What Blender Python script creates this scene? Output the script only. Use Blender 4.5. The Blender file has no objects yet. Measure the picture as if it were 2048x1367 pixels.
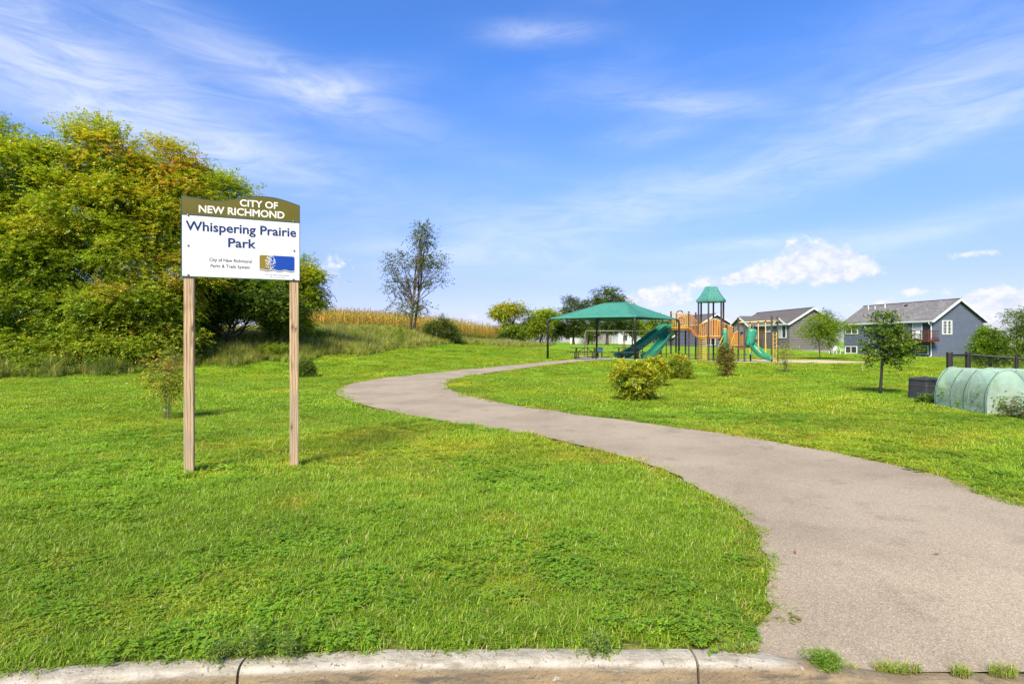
import bpy, math, random
import numpy as np
from mathutils import Vector, Matrix

random.seed(7)
rng = np.random.default_rng(7)
sc = bpy.context.scene
col = sc.collection
R = math.radians

# ------------------------------------------------------------------ camera
CH, F = 1.5, 1138.0            # eye height, focal length in photo pixels
cam_d = bpy.data.cameras.new('camera')
cam_d.sensor_width = 36.0
cam_d.lens = 36.0 * F / 2048.0
cam_d.clip_start = 0.05
cam_d.clip_end = 6000
cam = bpy.data.objects.new('camera', cam_d)
cam.location = (0, 0, CH)
cam.rotation_euler = (R(90), 0, 0)
col.objects.link(cam)
sc.camera = cam

# ------------------------------------------------------------------ sky
SUN_EL, SUN_AZ = R(44), R(203)   # azimuth clockwise from +Y (view direction): behind the camera, to the left
world = bpy.data.worlds.new('World')
sc.world = world
world.use_nodes = True
wt = world.node_tree
wt.nodes.clear()


class NT:
    """tiny expression helper for shader trees"""
    def __init__(s, t): s.t = t
    def node(s, typ, **kw):
        n = s.t.nodes.new(typ)
        for k, v in kw.items(): setattr(n, k, v)
        return n
    def put(s, sock, v):
        if isinstance(v, bpy.types.NodeSocket): s.t.links.new(v, sock)
        else: sock.default_value = v
    def m(s, op, a, b=0.0, c=0.0, clamp=False):
        n = s.node('ShaderNodeMath', operation=op, use_clamp=clamp)
        s.put(n.inputs[0], a); s.put(n.inputs[1], b); s.put(n.inputs[2], c)
        return n.outputs[0]
    def mix(s, f, a, b, blend='MIX'):
        n = s.node('ShaderNodeMix', data_type='RGBA', blend_type=blend)
        s.put(n.inputs['Factor'], f)
        s.put(n.inputs[6], a if not isinstance(a, tuple) else (*a[:3], 1))
        s.put(n.inputs[7], b if not isinstance(b, tuple) else (*b[:3], 1))
        return n.outputs[2]
    def noise(s, vec, scale, detail=4, rough=0.55, dist=0.0):
        n = s.node('ShaderNodeTexNoise')
        if vec is not None: s.put(n.inputs['Vector'], vec)
        n.inputs['Scale'].default_value = scale
        n.inputs['Detail'].default_value = detail
        n.inputs['Roughness'].default_value = rough
        n.inputs['Distortion'].default_value = dist
        return n.outputs['Fac']
    def ramp(s, v, lo, hi, a=0.0, b=1.0, smooth=True):
        n = s.node('ShaderNodeMapRange', interpolation_type='SMOOTHSTEP' if smooth else 'LINEAR')
        s.put(n.inputs[0], v)
        for i, x in zip((1, 2, 3, 4), (lo, hi, a, b)): n.inputs[i].default_value = x
        return n.outputs[0]
    def mapping(s, vec, scale=(1, 1, 1), rot=(0, 0, 0), loc=(0, 0, 0)):
        n = s.node('ShaderNodeMapping')
        s.put(n.inputs[0], vec)
        n.inputs['Location'].default_value = loc
        n.inputs['Rotation'].default_value = rot
        n.inputs['Scale'].default_value = scale
        return n.outputs[0]


def azel(px, py):
    return math.atan((px - 1024) / F), math.atan((683 - py) / math.hypot(F, px - 1024))


w = NT(wt)
sky = w.node('ShaderNodeTexSky', sky_type='NISHITA')
sky.sun_disc = False
sky.sun_elevation = SUN_EL
sky.sun_rotation = SUN_AZ
sky.altitude = 300
sky.air_density = 1.0
sky.dust_density = 0.6
sky.ozone_density = 2.5
tc = w.node('ShaderNodeTexCoord').outputs['Generated']
sep = w.node('ShaderNodeSeparateXYZ'); wt.links.new(tc, sep.inputs[0])
AZ = w.m('ARCTAN2', sep.outputs[0], sep.outputs[1])
EL = w.m('ARCSINE', sep.outputs[2])
comb = w.node('ShaderNodeCombineXYZ')
wt.links.new(AZ, comb.inputs[0]); wt.links.new(EL, comb.inputs[1])
AE = comb.outputs[0]


def blob(px, py, sx, sy, ang, st):
    a0, e0 = azel(px, py)
    r = R(ang)
    da = w.m('SUBTRACT', AZ, a0); de = w.m('SUBTRACT', EL, e0)
    x = w.m('ADD', w.m('MULTIPLY', da, math.cos(r) * F / sx), w.m('MULTIPLY', de, math.sin(r) * F / sx))
    y = w.m('SUBTRACT', w.m('MULTIPLY', de, math.cos(r) * F / sy), w.m('MULTIPLY', da, math.sin(r) * F / sy))
    q = w.m('MULTIPLY_ADD', x, x, w.m('MULTIPLY', y, y))
    return w.m('MULTIPLY', w.m('EXPONENT', w.m('MULTIPLY', q, -0.7)), st)


def total(lst):
    acc = None
    for b in lst:
        g = blob(*b)
        acc = g if acc is None else w.m('ADD', acc, g)
    return acc


cirrus = total([(150, 165, 330, 70, -14, .85), (560, 150, 250, 34, -14, .75), (690, 172, 110, 26, 12, .6),
                (260, 250, 270, 28, -8, .6), (60, 50, 240, 40, -15, .45), (1080, 65, 90, 16, 0, .75),
                (1390, 205, 120, 20, -8, .65), (1300, 268, 75, 18, 5, .55), (1500, 350, 560, 42, 13, .55),
                (1080, 435, 300, 45, 8, .4), (1930, 252, 220, 18, 15, .55), (1880, 455, 230, 18, 8, .65),
                (1500, 487, 130, 10, 4, .55), (1300, 525, 330, 30, 0, .35), (1950, 20, 260, 60, 10, .3),
                (1830, 180, 170, 30, 10, .35), (850, 500, 200, 20, 0, .3)])
n_st = w.noise(w.mapping(AE, (3.6, 16, 1), (0, 0, R(-10))), 1.9, 9, .66, .9)
n_br = w.noise(w.mapping(AE, (1.5, 4, 1), (0, 0, R(8)), (3, 1, 0)), 1.2, 4, .5)
base_cov = w.m('MULTIPLY', w.ramp(n_br, .48, .78), .3)
cir = w.m('MULTIPLY', w.m('ADD', cirrus, base_cov), w.ramp(n_st, .25, .75, .3, 1.0))
cir = w.m('MULTIPLY', cir, .56, clamp=True)
cum = total([(1622, 512, 50, 26, 0, 1.1), (1690, 526, 40, 16, 0, .95), (1580, 542, 70, 20, 0, .95), (1430, 562, 90, 10, 5, .9),
             (1660, 548, 70, 12, 0, .7), (1290, 594, 60, 14, 0, .9), (1350, 604, 60, 12, 0, .7), (1965, 604, 46, 17, 0, .95),
             (2050, 596, 50, 18, 0, .95), (1765, 607, 40, 8, 0, .8), (660, 535, 44, 24, 20, .75), (1930, 509, 34, 7, 0, .8),
             (1820, 583, 34, 7, 0, .8), (2010, 640, 60, 8, 0, .55), (960, 632, 40, 8, 0, .5)])
n_cu = w.noise(w.mapping(AE, (1, 1.1, 1)), 36, 9, .62, .35)
n_cu2 = w.noise(w.mapping(AE, (1, 1.4, 1), (0, 0, 0), (4, 2, 0)), 62, 5, .6)
dens = w.m('ADD', cum, w.m('ADD', w.m('MULTIPLY', w.m('SUBTRACT', n_cu, .5), 1.9), w.m('MULTIPLY', w.m('SUBTRACT', n_cu2, .5), .5)))
cuma = w.m('MULTIPLY', w.ramp(dens, .38, .98), .92)
# clear-sky colour: the Nishita sky, a little more saturated as the photograph's processing shows it
hs = w.node('ShaderNodeHueSaturation')
hs.inputs['Hue'].default_value = 0.506
hs.inputs['Saturation'].default_value = 1.12
hs.inputs['Value'].default_value = 1.0
wt.links.new(sky.outputs[0], hs.inputs['Color'])
cr = w.node('ShaderNodeValToRGB')
el = cr.color_ramp.elements
el[0].position, el[0].color = 0.0, (.66, .62, .92, 1)
el[1].position, el[1].color = 1.0, (.82, 1.14, 1.55, 1)
for ps, cc_ in ((.10, (.80, .72, 1.02, 1)), (.28, (1.02, 1.12, 1.36, 1)), (.46, (.78, 1.17, 1.62, 1))):
    e_ = el.new(ps); e_.color = cc_
w.put(cr.inputs[0], EL)
clear = w.mix(1.0, hs.outputs[0], cr.outputs[0], 'MULTIPLY')
CL = 6.6
c_cir = w.mix(cir, clear, (CL * .93, CL * .97, CL * 1.04))
shade = w.mix(w.ramp(w.m('ADD', w.m('MULTIPLY', n_cu2, .75), w.m('MULTIPLY', n_cu, .75)), .56, .92), (CL * .66, CL * .73, CL * .92), (CL * .91, CL * .91, CL * .96))
c_all = w.mix(cuma, c_cir, shade)
bg = w.node('ShaderNodeBackground')
bg.inputs['Strength'].default_value = 0.095
wt.links.new(c_all, bg.inputs['Color'])
wo = w.node('ShaderNodeOutputWorld')
wt.links.new(bg.outputs[0], wo.inputs[0])
world.cycles.sampling_method = 'MANUAL'
world.cycles.sample_map_resolution = 512

# ------------------------------------------------------------------ sun
sun_d = bpy.data.lights.new('sun', 'SUN')
sun_d.energy = 4.7
sun_d.angle = R(20)
sun_d.color = (1.0, 0.91, 0.74)
sun = bpy.data.objects.new('sun', sun_d)
sdir = Vector((math.sin(SUN_AZ) * math.cos(SUN_EL), math.cos(SUN_AZ) * math.cos(SUN_EL), math.sin(SUN_EL)))
sun.rotation_euler = sdir.to_track_quat('Z', 'Y').to_euler()
sun.location = sdir * 50
col.objects.link(sun)

sc.view_settings.view_transform = 'Standard'
sc.view_settings.look = 'None'
sc.view_settings.exposure = 0.82
sc.view_settings.gamma = 1.0
sc.render.engine = 'CYCLES'
sc.cycles.max_bounces = 6
sc.cycles.diffuse_bounces = 3
sc.cycles.glossy_bounces = 2
sc.cycles.transmission_bounces = 4
sc.cycles.transparent_max_bounces = 8
sc.cycles.use_denoising = True
sc.cycles.caustics_reflective = False
sc.cycles.caustics_refractive = False

# ------------------------------------------------------------------ materials


def srgb(r, g, b):
    f = lambda c: (c / 255 / 12.92) if c <= 10 else ((c / 255 + .055) / 1.055) ** 2.4
    return (f(r), f(g), f(b))


MATS = {}


def new_mat(name):
    m = bpy.data.materials.new(name)
    m.use_nodes = True
    m.node_tree.nodes.clear()
    MATS[name] = m
    t = NT(m.node_tree)
    out = t.node('ShaderNodeOutputMaterial')
    return m, t, out


def mat(name, c, c2=None, rough=.7, scale=6, stretch=(1, 1, 1), bump=0.0, bscale=40, metal=0.0, spec=.35, lo=.35, hi=.68, coords='Object', detail=5):
    m, t, out = new_mat(name)
    p = t.node('ShaderNodeBsdfPrincipled')
    v = t.node('ShaderNodeTexCoord').outputs[coords]
    v = t.mapping(v, stretch)
    if c2 is None: c2 = tuple(x * .78 for x in c)
    f = t.ramp(t.noise(v, scale, detail), lo, hi)
    t.put(p.inputs['Base Color'], t.mix(f, c, c2))
    p.inputs['Roughness'].default_value = rough
    p.inputs['Metallic'].default_value = metal
    p.inputs['Specular IOR Level'].default_value = spec
    if bump > 0:
        b = t.node('ShaderNodeBump')
        b.inputs['Strength'].default_value = bump
        b.inputs['Distance'].default_value = .01
        t.put(b.inputs['Height'], t.noise(v, bscale, 4))
        t.put(p.inputs['Normal'], b.outputs[0])
    t.put(out.inputs[0], p.outputs[0])
    return m


def leaf_mat(name, instanced=False, trans=.38, gloss=.04):
    m, t, out = new_mat(name)
    a = t.node('ShaderNodeAttribute'); a.attribute_name = 'col'
    c = a.outputs['Color']
    if instanced:
        b = t.node('ShaderNodeAttribute'); b.attribute_type = 'INSTANCER'; b.attribute_name = 'tint'
        c = t.mix(1.0, c, b.outputs['Color'], 'MULTIPLY')
    d = t.node('ShaderNodeBsdfDiffuse'); t.put(d.inputs[0], c)
    tr = t.node('ShaderNodeBsdfTranslucent')
    t.put(tr.inputs[0], t.mix(1.0, c, (1.25, 1.15, .55), 'MULTIPLY'))
    mx = t.node('ShaderNodeMixShader'); mx.inputs[0].default_value = trans
    t.put(mx.inputs[1], d.outputs[0]); t.put(mx.inputs[2], tr.outputs[0])
    g = t.node('ShaderNodeBsdfGlossy'); g.inputs['Roughness'].default_value = .45
    m2 = t.node('ShaderNodeMixShader'); m2.inputs[0].default_value = gloss
    t.put(m2.inputs[1], mx.outputs[0]); t.put(m2.inputs[2], g.outputs[0])
    t.put(out.inputs[0], m2.outputs[0])
    return m


M_leaf = leaf_mat('leaf', False, .45, .03)
M_leafi = leaf_mat('leaf_scatter', True)
M_grass = leaf_mat('grass_blade', True, .35, .03)
M_bark = mat('bark', (.10, .075, .05), (.05, .04, .03), .9, 9, (1, 1, .2), .5, 30)
M_dark = mat('dark_metal', (.018, .016, .015), (.028, .024, .02), .5, 8)
M_bark_light = mat('bark_light', (.17, .13, .09), (.08, .065, .05), .9, 9, (1, 1, .2), .5, 30)


# ------------------------------------------------------------------ mesh building
ORG = {}


class MB:
    def __init__(s): s.v = []; s.f = []; s.c = []
    def add(s, vs, fs, c=None):
        o = len(s.v)
        s.v.extend([tuple(p) for p in vs])
        s.f.extend([tuple(i + o for i in f) for f in fs])
        if c is not None: s.c.extend([c] * len(fs))
        return s
    def obox(s, c, ax, ay, az, c_=None):
        """box from centre and three half-axis vectors"""
        c, ax, ay, az = Vector(c), Vector(ax), Vector(ay), Vector(az)
        vs = [c + i * ax + j * ay + k * az for k in (-1, 1) for j in (-1, 1) for i in (-1, 1)]
        return s.add(vs, [(0, 2, 3, 1), (4, 5, 7, 6), (0, 1, 5, 4), (2, 6, 7, 3), (0, 4, 6, 2), (1, 3, 7, 5)], c_)
    def box(s, c, size, rz=0):
        ca, sa = math.cos(rz), math.sin(rz)
        x, y, z = size
        return s.obox(c, (ca * x / 2, sa * x / 2, 0), (-sa * y / 2, ca * y / 2, 0), (0, 0, z / 2))
    def beam(s, a, b, w_, h_, up=(0, 0, 1)):
        a, b = Vector(a), Vector(b)
        d = b - a; n = d.normalized(); u = Vector(up)
        if abs(n.dot(u)) > .98: u = Vector((0, 1, 0))
        sx = n.cross(u).normalized(); sy = sx.cross(n)
        return s.obox((a + b) / 2, d / 2, sx * w_ / 2, sy * h_ / 2)
    def tube(s, pts, r, n=8, cap=True, c=None):
        pts = [Vector(p) for p in pts]
        rs = list(r) if hasattr(r, '__len__') else [r] * len(pts)
        vs, fs = [], []
        ref = Vector((0, 0, 1))
        d0 = (pts[1] - pts[0]).normalized()
        if abs(d0.dot(ref)) > .9: ref = Vector((0, 1, 0))
        for i, p in enumerate(pts):
            d = (pts[min(i + 1, len(pts) - 1)] - pts[max(i - 1, 0)]).normalized()
            x = d.cross(ref)
            if x.length < 1e-4: x = Vector((1, 0, 0))
            x.normalize(); y = d.cross(x)
            ref = x.cross(d) * 1.0
            for k in range(n):
                a = 2 * math.pi * k / n
                vs.append(p + (x * math.cos(a) + y * math.sin(a)) * rs[i])
        for i in range(len(pts) - 1):
            for k in range(n):
                k2 = (k + 1) % n
                fs.append((i * n + k, i * n + k2, (i + 1) * n + k2, (i + 1) * n + k))
        if cap:
            fs.append(tuple(range(n - 1, -1, -1)))
            fs.append(tuple((len(pts) - 1) * n + k for k in range(n)))
        return s.add(vs, fs, c)
    def prism(s, poly, ext):
        ext = Vector(ext); n = len(poly)
        vs = [Vector(p) for p in poly] + [Vector(p) + ext for p in poly]
        fs = [tuple(range(n - 1, -1, -1)), tuple(range(n, 2 * n))] + [(i, (i + 1) % n, n + (i + 1) % n, n + i) for i in range(n)]
        return s.add(vs, fs)
    def loft(s, rings, closed=True, cap=True):
        n = len(rings[0]); vs = [p for r_ in rings for p in r_]; fs = []
        for i in range(len(rings) - 1):
            for k in range(n if closed else n - 1):
                k2 = (k + 1) % n
                fs.append((i * n + k, i * n + k2, (i + 1) * n + k2, (i + 1) * n + k))
        if cap and closed:
            fs.append(tuple(range(n - 1, -1, -1))); fs.append(tuple((len(rings) - 1) * n + k for k in range(n)))
        return s.add(vs, fs)
    def ball(s, c, r, nu=8, nv=6, sq=(1, 1, 1)):
        rings = []
        for j in range(1, nv):
            t = math.pi * j / nv
            rings.append([(c[0] + r * sq[0] * math.sin(t) * math.cos(2 * math.pi * i / nu), c[1] + r * sq[1] * math.sin(t) * math.sin(2 * math.pi * i / nu), c[2] + r * sq[2] * math.cos(t)) for i in range(nu)])
        return s.loft(rings[::-1])
    def build(s, name, m, parent=None, smooth=False, bevel=0.0, org=None):
        o3 = np.array(ORG[parent] if parent is not None else (org or (0, 0, 0)), float)
        me = bpy.data.meshes.new(name)
        v = np.array(s.v, float) - o3
        me.from_pydata(v.tolist(), [], s.f)
        if s.c:
            at = me.attributes.new('col', 'FLOAT_COLOR', 'FACE')
            at.data.foreach_set('color', np.array([(*c[:3], 1) for c in s.c], np.float32).ravel())
        me.materials.append(m)
        me.update()
        if smooth: me.shade_smooth()
        ob = bpy.data.objects.new(name, me)
        col.objects.link(ob)
        if parent is not None:
            ob.parent = parent
        else:
            ob.location = o3
        ORG[ob] = tuple(o3)
        if bevel > 0:
            b = ob.modifiers.new('bevel', 'BEVEL'); b.width = bevel; b.segments = 2; b.limit_method = 'ANGLE'
        return ob


def tag(o, label=None, cat=None, group=None, kind=None):
    if label: o['label'] = label
    if cat: o['category'] = cat
    if group: o['group'] = group
    if kind: o['kind'] = kind
    return o


def thing(name, loc, label, cat, group=None):
    e = bpy.data.objects.new(name, None)
    e.empty_display_size = .2
    col.objects.link(e)
    e.location = loc
    ORG[e] = tuple(loc)
    return tag(e, label, cat, group)


def P(px, py, d):
    """world point seen at photo pixel (px, py) at distance d ahead"""
    return Vector(((px - 1024) / F * d, d, CH - (py - 683) / F * d))


# ------------------------------------------------------------------ terrain
ctrl = []
for x in (-9, -5, -2, 1.5, 5, 9):
    for y in (3, 8, 13):
        ctrl.append((x, y, 0.0))
ctrl += [(-3.5, 6.3, .03), (-14, 12, .05), (14, 12, -.1), (12, 18, -.1), (18, 18, -.12), (22, 26, -.1), (-5.5, 17, .0), (-1, 20, .06), (3, 22, .0), (7, 24, -.02),
         (2.5, 39.5, .33), (7.8, 36, .36), (12, 41, .24), (6.7, 44.5, .28), (0, 32, .25), (5, 30, .2),
         (14, 40, .1), (18, 40, .06), (22, 40, .05), (14, 34, .12), (20, 33, .05), (9, 48, .12), (27, 48, .1),
         (48.1, 65, -.2), (45.6, 78, -.05), (54, 66, -.2), (38.4, 78.7, .45), (37, 93, .5), (30, 60, .15), (36, 92, .6), (33, 36, -.1), (30, 20, -.15)]
for px, py, d in [(0, 757, 22), (200, 748, 23.5), (360, 738, 26), (600, 722, 30), (740, 708, 36), (880, 690, 45), (1000, 692, 58), (1090, 691, 68),
                  (1145, 690, 78), (1213, 690, 82), (1290, 692, 82), (1380, 694, 84), (820, 662, 50), (700, 660, 54), (900, 680, 50), (600, 690, 34), (400, 705, 30), (100, 730, 27)]:
    ctrl.append(tuple(P(px, py, d)))
ctrl += [(-24.6, 75, 3.3), (-8, 70, 2.2), (-18, 85, 3.4), (-6, 90, 1.9), (-30, 60, 3.0), (-45, 50, 2.6), (-60, 90, 3.6), (-30, 38, 1.3), (-40, 25, .8),
         (0, 120, 1.9), (30, 120, 1.0), (70, 120, .3), (-60, 140, 3.0), (-120, 100, 3.4), (100, 60, -.2), (0, 170, 1.4), (60, 170, .8), (-90, 20, 1.0), (90, 10, 0), (-30, 4, .1), (30, 4, 0), (-6, 100, 1.8)]
C_ = np.array(ctrl, float)


def tps_k(r2):
    r2 = np.maximum(r2, 1e-9)
    return .5 * r2 * np.log(r2)


def tps_fit(c, lam=3.0):
    n = len(c)
    d2 = ((c[:, None, :2] - c[None, :, :2]) ** 2).sum(-1)
    K = tps_k(d2) + lam * np.eye(n)
    Pm = np.c_[np.ones(n), c[:, :2]]
    A = np.block([[K, Pm], [Pm.T, np.zeros((3, 3))]])
    return np.linalg.solve(A, np.r_[c[:, 2], np.zeros(3)])


W_ = tps_fit(C_)


def sstep(x, a, b):
    t = np.clip((x - a) / (b - a), 0, 1)
    return t * t * (3 - 2 * t)


def curb_y(x):
    x = np.asarray(x, float)
    xl = np.clip(-x, 0, 5)
    return 2.785 - .034 * xl ** 2 - np.clip(-x - 5, 0, None) * .34


def terrain(x, y):
    x = np.asarray(x, float); y = np.asarray(y, float)
    sh = np.broadcast(x, y).shape
    x = np.broadcast_to(x, sh).ravel(); y = np.broadcast_to(y, sh).ravel()
    z = np.zeros(len(x))
    for i in range(0, len(x), 20000):
        xs, ys = x[i:i + 20000], y[i:i + 20000]
        d2 = (xs[:, None] - C_[None, :, 0]) ** 2 + (ys[:, None] - C_[None, :, 1]) ** 2
        z[i:i + 20000] = tps_k(d2) @ W_[:-3] + W_[-3] + W_[-2] * xs + W_[-1] * ys
    r = np.hypot(x, y)
    near = sstep(y, 3, 9)
    z = z * near                                   # level behind the kerb
    z = z * (1 - sstep(r, 110, 170)) + .6 * sstep(r, 110, 170)
    ramp = sstep(x, .85, 1.7) * (1 - sstep(x, 6.2, 7.2)) * (1 - sstep(y, 2.75, 4.4))
    z = z - .115 * ramp                            # the path dips to the street
    z = z + .012 * np.sin(x * 1.9 + 1.3 * np.sin(y * .8)) * np.sin(y * 1.6) * sstep(y, 5, 12)
    return z.reshape(sh)


def tz(x, y): return float(terrain(x, y))


def G(px, py):
    ds = np.concatenate([np.arange(2, 60, .03), np.arange(60, 200, .2)])
    X = (px - 1024) / F * ds; Z = CH - (py - 683) / F * ds
    below = Z <= terrain(X, ds)
    i = int(np.argmax(below)) if below.any() else len(ds) - 1
    return Vector((X[i], ds[i], float(terrain(X[i], ds[i]))))


def smooth_line(pts, n):
    pts = [Vector(p) for p in pts]
    out = []
    segs = len(pts) - 1
    for i in range(n):
        t = i / (n - 1) * segs
        k = min(int(t), segs - 1); u = t - k
        p0, p1, p2, p3 = pts[max(k - 1, 0)], pts[k], pts[k + 1], pts[min(k + 2, segs)]
        out.append(.5 * ((2 * p1) + (p2 - p0) * u + (2 * p0 - 5 * p1 + 4 * p2 - p3) * u * u + (3 * p1 - p0 - 3 * p2 + p3) * u ** 3))
    return out


def inpoly(x, y, poly):
    c = np.zeros(len(x), bool)
    n = len(poly)
    for i in range(n):
        x0, y0 = poly[i][0], poly[i][1]; x1, y1 = poly[(i + 1) % n][0], poly[(i + 1) % n][1]
        if y0 == y1: continue
        k = ((y0 > y) != (y1 > y)) & (x < (x1 - x0) * (y - y0) / (y1 - y0) + x0)
        c ^= k
    return c


# path outline
Lp = [(1492, 1330), (1486, 1296), (1535, 1215), (1531, 1100), (1465, 1020), (1385, 975), (1300, 932), (1130, 886), (1000, 862), (860, 838), (745, 815), (692, 799), (672, 785),
      (692, 771), (760, 757), (900, 742), (1000, 732), (1090, 723), (1160, 717.5)]
Rp = [None, None, None, None, (2048, 1010), (1850, 945), (1700, 913), (1480, 873), (1290, 847), (1110, 823), (985, 802), (920, 787), (895, 774),
      (897, 763), (930, 753), (1000, 742), (1085, 731), (1165, 722.5), (1245, 717.5)]
Lw = [Vector((1.1, 2.778, 0))] + [G(*p) for p in Lp[1:]]
Rw = [Vector((6.6, 2.778, 0)), Vector((6.45, 3.1, 0)), Vector((6.1, 3.8, 0)), Vector((5.6, 4.5, 0))] + [G(*p) for p in Rp[4:]]
NPATH = 220
Ls, Rs = smooth_line(Lw, NPATH), smooth_line(Rw, NPATH)
_r = random.Random(5)
for arr_ in (Ls, Rs):            # crumbling, uneven asphalt edge
    j1 = j2 = 0.0
    for i in range(3, NPATH):
        j1 = .7 * j1 + _r.uniform(-.018, .018); j2 = .92 * j2 + _r.uniform(-.012, .012)
        arr_[i].x += j1 + j2
path_poly = [(p.x, p.y) for p in Ls] + [(p.x, p.y) for p in Rs[::-1]]
path_edge = np.array(path_poly)


def edge_dist(x, y):
    d = np.full(len(x), 1e9)
    e = path_edge
    for i in range(0, len(x), 20000):
        dx = x[i:i + 20000, None] - e[None, :, 0]; dy = y[i:i + 20000, None] - e[None, :, 1]
        d[i:i + 20000] = np.sqrt((dx * dx + dy * dy).min(1))
    return d


# lawn edge on the left: beyond it the rough bank begins
edge_px = np.array([-900, 0, 200, 290, 360, 470, 600, 740, 800, 880, 940, 1000, 1090, 1110])
edge_d = np.array([19, 22.3, 23.5, 24.5, 26, 28, 30, 36, 40, 45, 50, 56, 66, 74])


def rough_amount(x, y):
    """metres behind the lawn's edge (negative on the lawn)"""
    px = 1024 + F * x / np.maximum(y, .1)
    d = y - np.interp(px, edge_px, edge_d)
    return np.where(px < 1112, d, -50)


# mulch beds
mulch_polys = [
    [(12.2, 44.6), (11.0, 41.5), (12.4, 38.9), (15, 38.6), (20.0, 38.3), (23.5, 38.4), (25.5, 40.6), (24, 44.5), (18, 46.0)],
    [(5.6, 45.6), (11.3, 45.2), (12.6, 47.3), (11.5, 50.2), (6.0, 50.6), (4.8, 48)]]

# ground sheet
xs = np.concatenate([np.arange(0, 14, .3), np.arange(14, 50, .8), np.arange(50, 160, 4), np.array([200, 300, 500, 900, 1800])])
xs = np.concatenate([-xs[:0:-1], xs])
ts = np.concatenate([np.arange(0, 12, .25), np.arange(12, 50, .5), np.arange(50, 110, 1.5), np.arange(110, 180, 6), np.array([220, 300, 500, 900, 1800, 3500])])
XX, TT = np.meshgrid(xs, ts)
YY = curb_y(XX) + TT
ZZ = terrain(XX, YY) - .05 * (TT < .1) - .03 * inpoly(XX.ravel(), YY.ravel(), path_poly).reshape(XX.shape)
nx, ny = len(xs), len(ts)
gi = np.arange(nx * ny).reshape(ny, nx)
quads = np.stack([gi[:-1, :-1], gi[:-1, 1:], gi[1:, 1:], gi[1:, :-1]], -1).reshape(-1, 4)
gm = bpy.data.meshes.new('ground')
gm.from_pydata(np.c_[XX.ravel(), YY.ravel(), ZZ.ravel()].tolist(), [], quads.tolist())
at = gm.attributes.new('worn', 'FLOAT', 'POINT')
ed = np.minimum(edge_dist(XX.ravel(), YY.ravel()), TT.ravel())
at.data.foreach_set('value', np.exp(-(ed / .22) ** 2).astype(np.float32))
at = gm.attributes.new('rough', 'FLOAT', 'POINT')
at.data.foreach_set('value', sstep(rough_amount(XX.ravel(), YY.ravel()), -.5, 1.0).astype(np.float32))
gm.shade_smooth()
m, t, out = new_mat('lawn_ground')
p = t.node('ShaderNodeBsdfPrincipled')
v = t.node('ShaderNodeTexCoord').outputs['Object']
c = t.mix(t.ramp(t.noise(v, .35, 5), .35, .7), (.14, .265, .010), (.19, .31, .014))
c = t.mix(t.ramp(t.noise(t.mapping(v, (1, 1, 1), (0, 0, 0), (9, 3, 0)), 1.6, 4), .52, .74), c, (.12, .21, .008))
c = t.mix(t.m('MULTIPLY', t.ramp(t.noise(t.mapping(v, (1, 1, 1), (0, 0, 0), (40, 3, 0)), .8, 6), .58, .78), .6), c, (.24, .23, .06))
wa = t.node('ShaderNodeAttribute'); wa.attribute_name = 'worn'
c = t.mix(t.m('MULTIPLY', wa.outputs['Fac'], t.ramp(t.noise(v, 5, 4), .1, .4)), c, (.15, .13, .05))
ra = t.node('ShaderNodeAttribute'); ra.attribute_name = 'rough'
c = t.mix(ra.outputs['Fac'], c, (.10, .12, .03))
t.put(p.inputs['Base Color'], c)
p.inputs['Roughness'].default_value = .95
p.inputs['Specular IOR Level'].default_value = .1
b = t.node('ShaderNodeBump'); b.inputs['Strength'].default_value = .8; b.inputs['Distance'].default_value = .03
t.put(b.inputs['Height'], t.noise(v, 22, 4)); t.put(p.inputs['Normal'], b.outputs[0])
t.put(out.inputs[0], p.outputs[0])
gm.materials.append(m)
ground = bpy.data.objects.new('ground', gm); col.objects.link(ground)
tag(ground, 'mown green park lawn rising to a rough bank', kind='structure')

# path sheet
m, t, out = new_mat('asphalt_path')
p = t.node('ShaderNodeBsdfPrincipled')
v = t.node('ShaderNodeTexCoord').outputs['Object']
c = t.mix(t.ramp(t.noise(v, .7, 5), .36, .68), (.335, .275, .190), (.265, .216, .148))
c = t.mix(t.m('MULTIPLY', t.ramp(t.noise(t.mapping(v, (1, 1, 1), (0, 0, 0), (5, 8, 0)), 2.4, 6, .65), .52, .72), .55), c, (.175, .143, .10))
vo = t.node('ShaderNodeTexVoronoi'); vo.inputs['Scale'].default_value = 150; t.put(vo.inputs['Vector'], v)
sp = t.node('ShaderNodeSeparateColor'); t.put(sp.inputs[0], vo.outputs['Color'])
stone = t.ramp(sp.outputs[0], .0, 1.0, .68, 1.32, False)
cs = t.node('ShaderNodeCombineColor')
for i in range(3): t.put(cs.inputs[i], stone)
c = t.mix(.8, c, cs.outputs[0], 'MULTIPLY')
c = t.mix(t.m('MULTIPLY', t.m('GREATER_THAN', sp.outputs[1], .965), .6), c, (.5, .44, .36))
c = t.mix(t.m('MULTIPLY', t.m('GREATER_THAN', sp.outputs[2], .95), .7), c, (.30, .17, .11))
t.put(p.inputs['Base Color'], c)
p.inputs['Roughness'].default_value = .9
p.inputs['Specular IOR Level'].default_value = .2
b = t.node('ShaderNodeBump'); b.inputs['Strength'].default_value = .5; b.inputs['Distance'].default_value = .004
t.put(b.inputs['Height'], vo.outputs['Distance']); t.put(p.inputs['Normal'], b.outputs[0])
t.put(out.inputs[0], p.outputs[0])
M_path = m
NA = 14
pv, pf = [], []
for i in range(NPATH):
    for k in range(NA):
        q = Ls[i].lerp(Rs[i], k / (NA - 1)); pv.append([q.x, q.y, 0])
pv = np.array(pv); pv[:, 2] = terrain(pv[:, 0], pv[:, 1]) + .004 + .014 * sstep(pv[:, 1], 2.75, 3.2)
crack = np.sin(pv[:, 0] * 2.1) * np.sin(pv[:, 1] * 1.7) * .003
pv[:, 2] += crack
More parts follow.
